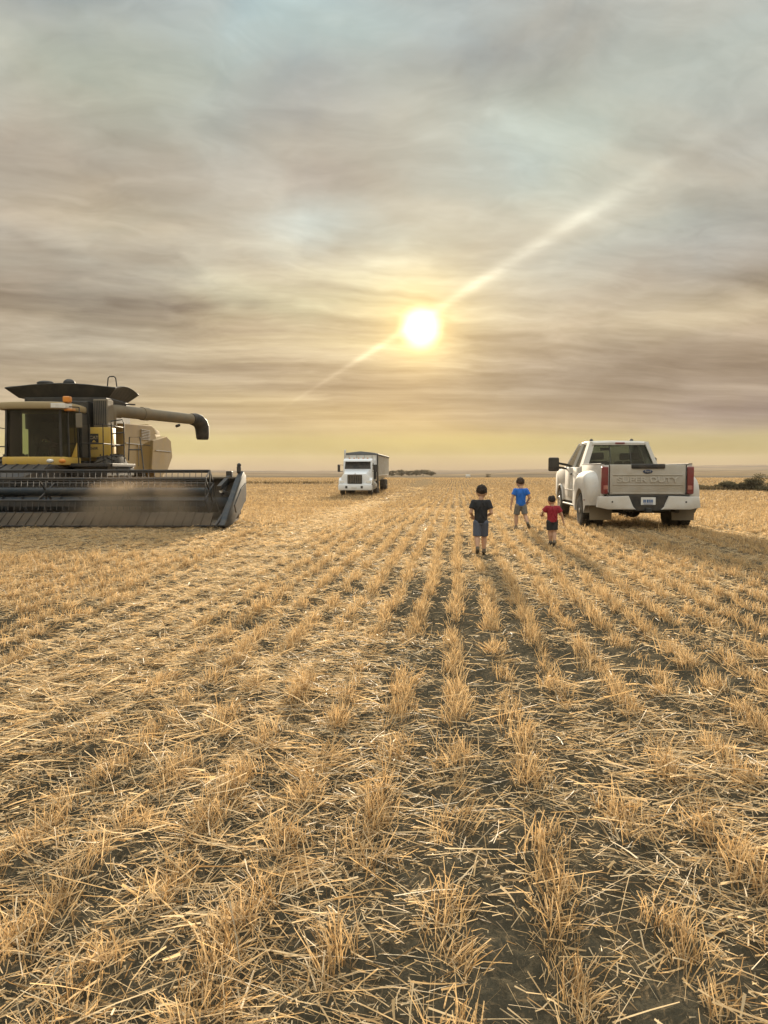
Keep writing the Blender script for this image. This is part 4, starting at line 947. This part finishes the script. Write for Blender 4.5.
# wheels
for s in (-1, 1):
    wheel(cmb, s * 1.62, 2.2, 0.98, 0.98, 0.72, 0.42, s, 'yellow', lugs=22, dish=0.2)
    wheel(cmb, s * 1.35, 7.4, 0.66, 0.66, 0.5, 0.3, s, 'yellow', lugs=20, dish=0.1)
for k_ in range(5):
    m = MB(); x0 = -0.6 + k_ * 0.33
    m.tube([(x0, -1.4, 1.1), (x0 + 0.1, -1.2, 1.5), (x0 - 0.05, -0.5, 1.62), (x0 + 0.12, 0.1, 1.5)], 0.022, 7); m.build('hydraulic_hose', 'black', cmb, 60)
# feeder house
m = MB(); m.prism([(-3.1, 0.35), (-3.1, 1.15), (-0.4, 1.62), (1.7, 1.55), (1.7, 0.95), (0.2, 0.9)], 'x', -0.75, 0.75, 0.03); m.build('feeder_house', 'dark', cmb)
# ------------- header
HW = 6.86
hdr = thing('header', (0, -0.7, 0), 0, None, None); hdr.parent = cmb
m = MB()
m.prism([(-2.25, 0.12), (-2.22, 0.12), (-2.05, 0.45), (-2.05, 1.12), (-2.3, 1.22), (-2.3, 1.26), (-2.0, 1.2), (-2.0, 0.3)], 'x', -HW, HW)
m.build('back_sheet', 'sheet', hdr)
m = MB(); m.box(-HW, HW, -2.02, -1.86, 1.02, 1.2, 0.02); m.box(-HW, HW, -2.0, -1.85, 0.22, 0.4, 0.02); m.build('header_beam', 'dark', hdr)
m = MB(); m.prism([(-2.2, 0.10), (-2.2, 0.14), (-3.55, 0.09), (-3.6, 0.05), (-3.55, 0.04)], 'x', -HW, HW); m.build('header_floor', 'sheet', hdr)
m = MB(); m.box(-HW, HW, -4.28, -4.16, 0.055, 0.085)
n_g = int(HW * 2 / 0.0762 / 1)
for i in range(n_g):
    x0 = -HW + 0.04 + i * 0.0762
    m.prism([(x0 - 0.018, -4.24), (x0 + 0.018, -4.24), (x0, -4.38)], 'z', 0.05, 0.085)
m.build('cutter_bar', 'dark', hdr)
m = MB(); m.prism([(-4.2, 0.06), (-3.76, 0.36), (-3.72, 0.36), (-3.76, 0.30), (-4.1, 0.06)], 'x', -HW, HW - 0.35)  # sheet standing in for the blurred lower band of the spinning reel
for i in range(58):
    x0 = -HW + 0.12 + i * 0.228
    m.bar((x0, -4.22, 0.075), (x0 + 0.02, -3.74, 0.385), 0.022, 0.02)
m.build('reel_blur_sheet', 'reel_blur', hdr)
# auger with flighting, left and right hands
m = MB(); m.tube([(-HW + 0.1, -2.55, 0.52), (HW - 0.1, -2.55, 0.52)], 0.2, 20)
fl = m
for sgn in (-1, 1):
    n_t = 12; steps = 24 * n_t; prev = None
    for i in range(steps + 1):
        a = 2 * math.pi * i / 24 * sgn; xx = sgn * (0.5 + (HW - 0.7) * i / steps)
        pa = fl.bm.verts.new((xx, -2.55 + 0.2 * math.cos(a), 0.52 + 0.2 * math.sin(a))); pb = fl.bm.verts.new((xx, -2.55 + 0.33 * math.cos(a), 0.52 + 0.33 * math.sin(a)))
        if prev: fl.bm.faces.new((prev[0], pa, pb, prev[1]))
        prev = (pa, pb)
fl.build('header_auger', 'bluedark', hdr, 50)
# reel: tube, arms, six bats with tines
RY, RZ, RR = -3.05, 0.88, 0.56
m = MB(); m.tube([(-HW + 0.25, RY, RZ), (HW - 0.55, RY, RZ)], 0.11, 16); m.build('reel_tube', 'bluedark', hdr, 50)
rx = np.linspace(-HW + 0.3, HW - 0.6, 7)
angs = [R(82 + 60 * i) for i in range(6)]
for xx in rx:
    m = MB(); ring = [(RY + RR * math.cos(a), RZ + RR * math.sin(a)) for a in angs]
    for i in range(6):
        m.bar((xx, RY, RZ), (xx, ring[i][0], ring[i][1]), 0.03, 0.05); 
        if xx in (rx[0], rx[-1]): m.bar((xx, *ring[i]), (xx, *ring[(i + 1) % 6]), 0.02, 0.05)
    m.build('reel_arm', 'dark', hdr)
for ai, a in enumerate(angs):
    by, bz = RY + RR * math.cos(a), RZ + RR * math.sin(a)
    m = MB(); m.tube([(-HW + 0.3, by, bz), (HW - 0.6, by, bz)], 0.026, 8); m.box(-HW + 0.3, HW - 0.6, by - 0.012, by + 0.012, bz - (0.15 if math.sin(a) < 0.2 else 0.06), bz - 0.01)
    for i in range(int((2 * HW - 0.9) / 0.155)):
        xx = -HW + 0.35 + i * 0.155
        m.bar((xx, by, bz), (xx + 0.01, by - 0.07, bz - 0.24), 0.016)
    m.build('reel_bat', 'dark', hdr, 50)
# end dividers
for s in (-1, 1):
    x0 = s * HW
    m = MB(); m.prism([(-1.75, 0.72), (-1.75, 1.30), (-2.1, 1.42), (-2.7, 1.20), (-4.1, 0.48), (-4.75, 0.12), (-4.6, 0.04), (-3.7, 0.06), (-2.3, 0.42)], 'x', x0 - s * 0.02, x0 + s * 0.14, 0.05)
    dv = m.build('divider', 'bluedark', hdr, 35)
    m = MB(); m.prism([(-2.0, 0.6), (-2.0, 1.1), (-2.7, 0.95), (-3.6, 0.55), (-3.4, 0.35)], 'x', x0 + s * 0.14, x0 + s * 0.17, 0.01); m.build('divider_panel', 'dark', dv)
    m = MB(); m.tube([(x0 - s * 0.1, -4.75, 0.1), (x0 - s * 0.05, -4.0, 0.32), (x0, -3.2, 0.75)], [0.03, 0.06, 0.06], 8); m.build('divider_nose', 'dark', dv, 50)
    xa = s * (HW - 0.3)
    m = MB(); m.bar((xa, -1.95, 1.25), (xa, -3.3, 0.98), 0.1, 0.12); m.bar((xa, -1.95, 1.15), (xa, -2.9, 0.78), 0.05); m.box(xa - 0.08, xa + 0.08, -2.0, -1.8, 1.1, 1.42, 0.02); m.build('reel_support', 'dark', hdr)
    m = MB(); m.tube([(xa, -2.1, 0.8), (xa, -3.05, 0.9)], 0.05, 10); m.build('hydraulic_ram', 'chrome', hdr, 50)
    m = MB(); m.box(x0 - s * 0.03, x0 + s * 0.08, -2.3, -2.2, 1.36, 1.56, 0.03); m.ball((x0 + s * 0.03, -2.25, 1.58), 0.06, (1, 1, 1), 8); m.build('marker_lamp', 'black', dv)

# ================================================================= people
def capsule_chain(m, pts, rs, n=14):
    pts = [Vector(p) for p in pts]
    # resample for roundness
    for (a, ra), (b, rb) in zip(zip(pts, rs), zip(pts[1:], rs[1:])):
        m.tube([a, a.lerp(b, .5), b], [ra, (ra + rb) / 2, rb], n)
    for p, r in zip(pts, rs): m.ball(p, r, (1, 1, 1), 8)
def loft(m, secs, n=20, pw=1.0):
    # secs: (cx, cy, z, rx, ry)
    rings = [[m.bm.verts.new((cx + rx * math.cos(2 * math.pi * k / n), cy + ry * math.sin(2 * math.pi * k / n), z)) for k in range(n)] for cx, cy, z, rx, ry in secs]
    for a, b in zip(rings, rings[1:]):
        for k in range(n): m.bm.faces.new((a[k], a[(k + 1) % n], b[(k + 1) % n], b[k]))
    m.bm.faces.new(rings[0][::-1]); m.bm.faces.new(rings[-1])
def remesh(o, vs, sm=3, fac=0.6):
    r = o.modifiers.new('join', 'REMESH'); r.mode = 'VOXEL'; r.voxel_size = vs; r.use_smooth_shade = True
    s = o.modifiers.new('soft', 'SMOOTH'); s.iterations = sm; s.factor = fac
def hand(m, w, d, up, H, side, curl=0.5):
    """palm and five bent fingers from wrist w along d; up = back of the hand"""
    d = Vector(d).normalized(); up = Vector(up); up = (up - d * up.dot(d)).normalized(); ac = d.cross(up).normalized() * side
    hl = 0.105 * H; w = Vector(w)
    palm = w + d * hl * 0.5
    capsule_chain(m, [w, w + d * hl * 0.25 + ac * hl * .1, palm + ac * hl * 0.16], [hl * .17, hl * .17, hl * .15]); capsule_chain(m, [w, palm - ac * hl * 0.16], [hl * .17, hl * .15]); capsule_chain(m, [palm + ac * hl * .16, palm - ac * hl * .16], [hl * .14, hl * .14])
    for i, (o, L) in enumerate(((0.27, .40), (0.09, .46), (-.09, .43), (-.26, .34))):
        b0 = palm + ac * hl * o; b1 = b0 + d * hl * L * .5 - up * hl * .04; b2 = b1 + (d * (1 - curl) - up * curl).normalized() * hl * L * .5
        capsule_chain(m, [b0, b1, b2], [hl * .085, hl * .078, hl * .062], 8)
    t0 = w + d * hl * .18 + ac * hl * .2; t1 = t0 + (d * .6 + ac * .8).normalized() * hl * .26; t2 = t1 + (d * .95 + ac * .1 - up * .3).normalized() * hl * .2
    capsule_chain(m, [t0, t1, t2], [hl * .1, hl * .09, hl * .07], 8)
def person(name, loc, rz, H, J, label, top, bottom, shoe, hairm, group, headturn=(0, 0), sleeve=0.55, shortslen=0.8, stout=1.0, lift=True, mats=None):
    """J: joints as fractions of H, in local space (x right, y forward, z up)"""
    root = thing(name, loc, rz, label, 'person', group)
    g = lambda k: Vector(J[k]) * H
    m = MB(); r = lambda q: q * H * stout * 0.92
    hd = g('head'); nk = g('neck'); ch = g('chest'); pv = g('pelvis')
    m.ball(hd, 0.073 * H, (0.92, 1.08, 1.15), 16)
    loft(m, [(hd.x, hd.y + 0.018 * H, hd.z - 0.085 * H, 0.035 * H, 0.04 * H), (hd.x, hd.y + 0.012 * H, hd.z - 0.05 * H, 0.056 * H, 0.066 * H), (hd.x, hd.y, hd.z, 0.064 * H, 0.074 * H)])
    for s in (-1, 1): m.ball(hd + Vector((s * 0.070 * H, -0.005 * H, -0.012 * H)), 0.02 * H, (0.5, 0.9, 1.3), 8)
    m.ball(hd + Vector((0, 0.08 * H, -0.02 * H)), 0.014 * H, (0.8, 1.1, 1.3), 6); m.ball(hd + Vector((0, 0.073 * H, -0.05 * H)), 0.018 * H, (1.2, 0.6, 0.4), 6)
    capsule_chain(m, [hd - Vector((0, 0.01 * H, 0.05 * H)), nk, ch], [0.04 * H, r(0.04), r(0.05)])
    loft(m, [(pv.x, pv.y, pv.z - 0.03 * H, r(.075), r(.06)), (pv.x, pv.y, pv.z + 0.03 * H, r(.078), r(.06)), ((pv.x + ch.x) / 2, (pv.y + ch.y) / 2, (pv.z + ch.z) / 2, r(.075), r(.055)), (ch.x, ch.y, ch.z, r(.09), r(.06)), (ch.x, ch.y, ch.z + .05 * H, r(.08), r(.05))])
    for s in ('l', 'r'):
        sg = -1 if s == 'l' else 1
        capsule_chain(m, [ch + Vector((0, 0, 0.03 * H)), g('sh' + s), g('el' + s), g('wr' + s)], [r(.04), r(.036), r(.027), r(.019)])
        d = g('wr' + s) - g('el' + s); hand(m, g('wr' + s), d, (sg, 0, 0) if abs(d.normalized().z) > .6 else (0, 0, 1), H, 1 if (s == 'l') == (abs(d.normalized().z) > .6) else -1)
        capsule_chain(m, [pv + Vector((sg * .03 * H, 0, 0)), g('hp' + s), g('kn' + s), g('kn' + s).lerp(g('an' + s), .35), g('an' + s)], [r(.055), r(.062), r(.042), r(.043), r(.027)])
        to = g('an' + s) + Vector(J['ft' + s]) * H
        capsule_chain(m, [g('an' + s), to], [r(.026), r(.022)])
    body = m.build('body', 'skin', root, 180); remesh(body, max(0.0052 * H, 0.0055))
    m = MB()
    for s in (-1, 1): m.ball(hd + Vector((s * 0.028 * H, 0.071 * H, 0.0)), 0.012 * H, (1, 0.5, 0.8), 8)
    m.each('eye', 'eye', root, 180)
    # hair: cap with ragged short locks, higher at the nape
    m = MB(); m.ball(hd + Vector((0, -0.010 * H, 0.020 * H)), 0.074 * H, (0.92, 1.08, 1.08), 16)
    rr = random.Random(len(label))
    for i in range(110):
        a = rr.uniform(0, 2 * math.pi); z = rr.uniform(-0.25, 1)
        q = Vector((math.cos(a) * math.sqrt(max(0, 1 - z * z)), math.sin(a) * math.sqrt(max(0, 1 - z * z)), z))
        if q.y > 0.55 and q.z < 0.5: continue
        c0 = hd + Vector((0, -0.012 * H, 0.022 * H)) + Vector((q.x * .071, q.y * .080, q.z * .077)) * H
        m.ball(c0, rr.uniform(0.007, 0.013) * H, (1, 1, 1.6), 5)
    # trim away the face and nape
    bmesh.ops.bisect_plane(m.bm, geom=m.bm.verts[:] + m.bm.edges[:] + m.bm.faces[:], plane_co=hd + Vector((0, 0, -0.028 * H)), plane_no=Vector((0, 0.55, -1)), clear_outer=True)
    bmesh.ops.bisect_plane(m.bm, geom=m.bm.verts[:] + m.bm.edges[:] + m.bm.faces[:], plane_co=hd + Vector((0, 0.062 * H, 0.03 * H)), plane_no=Vector((0, 1, -0.7)), clear_outer=True)
    bmesh.ops.holes_fill(m.bm, edges=[e_ for e_ in m.bm.edges if e_.is_boundary], sides=0)
    m.build('hair', hairm, root, 180)
    # shirt
    m = MB(); f = 1.16
    zt_ = ch.z + 0.065 * H; zb_ = pv.z - 0.025 * H
    n1, n2 = ch, pv
    loft(m, [(n2.x, n2.y, zb_, r(.105), r(.078)), (n2.x, n2.y, pv.z + .03 * H, r(.102), r(.078)), ((n1.x + n2.x) / 2, (n1.y + n2.y) / 2, (n1.z + n2.z) / 2, r(.103), r(.073)),
             (n1.x, n1.y, n1.z, r(.113), r(.076)), (n1.x, n1.y, n1.z + .035 * H, r(.108), r(.066)), (n1.x, n1.y, n1.z + .055 * H, r(.085), r(.056)), (nk.x, nk.y, nk.z - .015 * H, r(.048), r(.046))])
    for s in ('l', 'r'):
        a, b = g('sh' + s), g('el' + s); c = a.lerp(b, sleeve)
        capsule_chain(m, [ch + Vector((0, 0, .03 * H)), a], [r(.05), r(.05)]); m.tube([a, a.lerp(c, .5), c], [r(.049), r(.051), r(.053)], 14)
    rr2 = random.Random(3 + len(label))
    for i in range(9):   # folds
        z = rr2.uniform(zb_, n1.z); sx = rr2.uniform(-.08, .08) * H
        m.tube([(n2.x + sx, n2.y - r(.074), z), (n2.x + sx * 0.5, n2.y - r(.078), z + rr2.uniform(.02, .07) * H), (n2.x + sx * .2, n2.y - r(.07), z + .11 * H)], [r(.004), r(.009), r(.004)], 6)
    o = m.build('shirt', top, root, 180); remesh(o, 0.006 * H + 0.001, 3)
    # shorts
    m = MB(); loft(m, [(pv.x, pv.y, pv.z - .05 * H, r(.085), r(.068)), (pv.x, pv.y, pv.z, r(.092), r(.072)), (pv.x, pv.y, pv.z + .04 * H, r(.088), r(.068))])
    for s in ('l', 'r'):
        a, b = g('hp' + s), g('kn' + s); c = a.lerp(b, shortslen)
        capsule_chain(m, [pv, a], [r(.07), r(.07)]); m.tube([a, a.lerp(c, .5), c], [r(.07), r(.066), r(.066)], 16)
    o = m.build('shorts', bottom, root, 180); remesh(o, 0.006 * H + 0.001, 2)
    for s in ('l', 'r'):
        m = MB(); an = g('an' + s); f_ = Vector(J['ft' + s]) * H; to = an + f_; dd = f_.normalized(); dn = (an - g('kn' + s)).normalized()
        heel = an - dd * .018 * H + dn * .028 * H
        capsule_chain(m, [heel, an.lerp(to, .5) + dn * .022 * H, to + dn * .008 * H, to + dd * .022 * H + dn * .008 * H], [r(.031), r(.033), r(.031), r(.022)]); capsule_chain(m, [an - dn * .012 * H, heel], [r(.032), r(.032)])
        o = m.build('shoe', shoe, root, 180); remesh(o, .008 * H, 2)
    return root
def J0(**k):
    d = dict(head=(0, 0.01, .905), neck=(0, 0, .80), chest=(0, 0, .70), pelvis=(0, 0, .475),
             shl=(-.105, 0, .745), shr=(.105, 0, .745), ell=(-.135, -.02, .60), elr=(.135, -.02, .60), wrl=(-.14, .03, .47), wrr=(.14, .03, .47),
             hpl=(-.05, 0, .45), hpr=(.05, 0, .45), knl=(-.055, .02, .255), knr=(.055, .02, .255), anl=(-.055, 0, .05), anr=(.055, 0, .05), ftl=(0, .075, -.028), ftr=(0, .075, -.028))
    d.update(k)
    d['head'] = (d['head'][0], d['head'][1], d['head'][2] - .004)
    return d
GRP = 'boys walking away across the field'
q = P(481, 553, 12.95)
person('person', (q.x, 13.0, float(gz(0, 13)) + 0.04), R(-4), 1.16, J0(head=(.01, .03, .90), ell=(-.148, -.03, .60), elr=(.150, -.03, .595), wrl=(-.115, .10, .54), wrr=(.105, .10, .56),
       knl=(-.055, -.01, .255), anl=(-.050, -.10, .085), ftl=(0, .035, -.062), knr=(.050, .05, .258), anr=(.050, .04, .05)),
       'boy in black t-shirt and grey-blue shorts walking away with hands held in front', 'tblack', 'denim', 'shoe', 'hair', GRP, shortslen=1.0, sleeve=.62)
q = P(520.5, 528, 18.4)
person('person', (q.x, 18.4, float(gz(0, 19)) + 0.04), R(3), 1.24, J0(head=(-.005, .04, .895), shl=(-.108, 0, .745), ell=(-.165, -.01, .60), wrl=(-.185, .0, .46), elr=(.165, -.03, .61), wrr=(.15, .09, .53),
       hpl=(-.052, 0, .45), hpr=(.05, 0, .45), knl=(-.075, .04, .26), anl=(-.085, .02, .05), knr=(.085, -.01, .265), anr=(.112, -.12, .12), ftr=(.03, .03, -.075)),
       'boy in bright blue t-shirt and grey shorts striding with one foot lifted behind', 'tblue', 'camo', 'shoe', 'hairbrown', GRP, shortslen=.85, sleeve=.6)
q = P(552.5, 545, 14.6)
person('person', (q.x, 14.65, float(gz(0, 15)) + 0.04), R(2), 0.94, J0(head=(-.01, .03, .885), neck=(0, .01, .785), shl=(-.115, 0, .735), shr=(.115, 0, .735), ell=(-.19, .03, .64), wrl=(-.17, .13, .60), elr=(.185, -.02, .61), wrr=(.225, .0, .48),
       knl=(-.035, .03, .24), anl=(-.02, .03, .05), knr=(.045, .0, .24), anr=(.03, -.07, .06), ftr=(0, .055, -.045)),
       'small boy in dark red t-shirt and dark shorts walking beside the pickup', 'tred', 'dshorts', 'shoe', 'hair', GRP, shortslen=.75, sleeve=.7, stout=1.12)
# driver seated in the combine cab
dz = 2.36 - 0.47 * 1.7
person('person', (-10.83, CY + 0.90, 0.0), math.pi, 1.72, J0(head=(0, 0.03, .905 + .47), neck=(0, 0, .80 + .47), chest=(0, 0, .70 + .47), pelvis=(0, 0, .475 + .47 - .06 + .03), shl=(-.115, 0, .745 + .47), shr=(.115, 0, .745 + .47),
       ell=(-.15, .10, .62 + .47), elr=(.15, .10, .62 + .47), wrl=(-.10, .25, .60 + .47), wrr=(.10, .25, .60 + .47), hpl=(-.05, .02, .91), hpr=(.05, .02, .91), knl=(-.09, .25, .93), knr=(.09, .25, .93), anl=(-.09, .30, 1.13 - .02 + .0), anr=(.09, .30, 1.11)) | dict(anl=(-.09, .29, 1.105 / 1.0 * 1.0), anr=(.09, .29, 1.105)),
       'driver in blue shirt seated behind the tinted glass of the combine cab', 'denim', 'dshorts', 'shoe', 'hair', None, shortslen=1.0, sleeve=.9)

# ================================================================= plants
LM = leafmat('bush_leaves', (0.085, 0.075, 0.045), (0.19, 0.16, 0.095))
TM = leafmat('tree_leaves', (0.17, 0.145, 0.10), (0.30, 0.25, 0.17))  # far leaf colours lightened, putting haze into the colour
def crown(parent, name, m_, cx, cz, rx, ry, rz, n, leaf, lobes, seed, base=0.05):
    r = np.random.default_rng(seed); P_ = []
    for i in range(lobes):
        a = r.uniform(0, 2 * math.pi); d = r.uniform(0, .7); z = r.uniform(-.5, .75)
        c = np.array([cx + math.cos(a) * d * rx, math.sin(a) * d * ry, cz + z * rz]); s = r.uniform(.28, .5)
        k = n // lobes; v = r.normal(size=(k, 3)); v /= np.linalg.norm(v, axis=1)[:, None]; v *= (r.random((k, 1)) ** .45)
        P_.append(c + v * np.array([rx, ry, rz]) * s)
    p = np.concatenate(P_); p = p[p[:, 2] > base]; k = len(p)
    d = r.normal(size=(k, 3)); d /= np.linalg.norm(d, axis=1)[:, None]
    global rng
    v, f, c = strips(p, d, np.full(k, leaf) * r.uniform(.6, 1.4, k), np.full(k, leaf * .7), np.zeros((k, 3)), 1, np.repeat(np.clip(fbm(p[:, 0] * 1.5, p[:, 2] * 1.5 + p[:, 1], seed, 2)[:, None] * .7 + r.random((k, 1)) * .4, 0, 1), 3, 1))
    o = join([(v, f, c)], name, m_); o.parent = parent; return o
# shrubs along the right edge of the field
bl = [(700, 1.6, .42, 73, 'lowest ragged dark shrub just behind the pickup at the field edge'), (718, 1.8, .55, 72, 'low flat shrub between the pickup and the hummocky bushes'), (729, 1.3, .9, 71, 'dark rounded bush with a taller left shoulder at the field edge'),
      (743, 1.7, .75, 70, 'wide low bush in the middle of the field edge shrubs'), (754, 1.2, 1.25, 69, 'round dark bush beside the tallest bush'), (768, 1.8, 1.75, 68, 'tallest olive bush at the right end of the field edge')]
for i, (px, rx, hh, YY_, lb) in enumerate(bl):
    q = P(px, 480, YY_); z0 = float(gz(0, YY_))
    hh *= 0.75
    b = thing('bush', (q.x, YY_, z0), 0, lb, 'bush', 'bushes along the field edge')
    crown(b, 'foliage', LM, 0, hh * .45, rx, 1.1, hh * .75, 2600, .11, 9, 100 + i, .02)
    m = MB()
    for k_ in range(5): a = k_ * 1.3; m.tube([(math.cos(a) * .1, math.sin(a) * .1, -.05), (math.cos(a) * rx * .4, math.sin(a) * .4, hh * .6)], [.035, .012], 6)
    m.build('stem', 'bark', b)
def weed():
    n = 9000; x = np.random.default_rng(5).uniform(26, 48, n); y = 70.5 + rng.normal(0, .8, n) - (x - 30) * 0.15
    d = np.stack([rng.normal(0, .3, n), rng.normal(0, .3, n), np.ones(n)], 1); d /= np.linalg.norm(d, axis=1)[:, None]
    return strips(np.stack([x, y, gz(x, y) - .02], 1), d, rng.uniform(.12, .4, n), np.full(n, .05), rng.normal(0, .05, (n, 3)), 1, np.array([.10, .075, .04]) * rng.uniform(.5, 1.4, (n, 1)))
wd = join([weed()], 'weeds', SM); tag(wd, 'dark weeds and dry grass under the bushes at the right field edge', 'weeds', kind='stuff')
# far clump of trees right of the semi truck
tl_ = [(392, 2.2, 2.6, 'isolated small tree at the left end of the far clump'), (401.5, 2.9, 3.0, 'rounded tree second from the left in the far clump'), (409, 2.6, 2.7, 'low tree in the middle of the far clump'),
       (416, 3.0, 3.1, 'broad tree in the far clump left of its tallest tree'), (423, 3.4, 3.7, 'tallest tree of the far clump on the horizon'), (431, 2.8, 2.2, 'low sloping tree at the right end of the far clump')]
for i, (px, rx, hh, lb) in enumerate(tl_):
    hh *= 0.82
    YY_ = 345 + (i % 3) * 4; q = P(px, 476, YY_); z0 = float(gz(0, YY_))
    b = thing('tree', (q.x, YY_, z0), 0, lb, 'tree', 'far clump of trees on the horizon')
    m = MB(); m.tube([(0, 0, -.2), (.1, 0, hh * .4), (.2, .1, hh * .8)], [.16, .12, .04], 8); m.tube([(.05, 0, hh * .3), (.8, .2, hh * .7)], [.08, .03], 6); m.tube([(.05, 0, hh * .35), (-.8, -.2, hh * .7)], [.08, .03], 6); m.build('trunk', 'bark', b)
    crown(b, 'crown', TM, 0, hh * .58, rx * 1.15, 1.8, hh * .55, 1500, .32, 10, 200 + i, .25)
q = P(488.5, 476.5, 260); b = thing('bush', (q.x, 260, float(gz(0, 260))), 0, 'tiny lone dark shrub far away right of the distant vehicle', 'bush')
crown(b, 'foliage', TM, 0, .4, 1.5, .8, .7, 700, .16, 6, 300, .02)
m = MB(); m.tube([(0, 0, -.1), (.3, 0, .6)], [.05, .02], 6); m.tube([(0, 0, -.1), (-.5, 0, .5)], [.05, .02], 6); m.build('stem', 'bark', b)

# ================================================================= air
def volbox(name, lo, hi, dens, col, aniso, label):
    m_ = MB(); m_.box(lo[0], hi[0], lo[1], hi[1], lo[2], hi[2]); mt = bpy.data.materials.new(name); mt.use_nodes = True; nt = mt.node_tree; nt.nodes.clear()
    o = nt.nodes.new('ShaderNodeOutputMaterial'); v = nt.nodes.new('ShaderNodeVolumePrincipled'); v.inputs['Density'].default_value = dens; v.inputs['Color'].default_value = (*col, 1); v.inputs['Anisotropy'].default_value = aniso
    nt.links.new(v.outputs[0], o.inputs['Volume']); ob = m_.build(name, mt); tag(ob, label, name, kind='stuff'); return ob, nt, v
HAZE = True
if HAZE:
    volbox('haze', (-1500, -80, -60), (1500, 3300, 60), 0.00010, (0.95, 0.86, 0.76), 0.1, 'thin warm smoke haze over the whole field')

def dustcloud(name, c, r, dens, seed, label):
    ob, nt, v = volbox(name, (-1, -1, -1), (1, 1, 1), 0, (0.86, 0.64, 0.42), 0.3, label)
    ob.location = c; ob.scale = r
    tc = nt.nodes.new('ShaderNodeTexCoord'); s = nt.nodes.new('ShaderNodeSeparateXYZ'); nt.links.new(tc.outputs['Object'], s.inputs[0])
    x, y, z = (N(nt, s.outputs[i]) for i in range(3)); g = nt.nodes.new('ShaderNodeNewGeometry')
    n = noise(nt, N(nt, g.outputs['Position']), 0.55, 3, 0.55)
    d = (x * x + y * y + z * z).f('SQRT'); f = (1.0 - smooth(d, 0.1, 0.95)) * smooth(n, 0.36, 0.64) * dens
    nt.links.new(f.s, v.inputs['Density']); return ob
dustcloud('dust', (-6.5, 19.5, 0.40), (3.3, 1.4, 1.05), 1.7, 1, 'brown dust rising in front of the header')
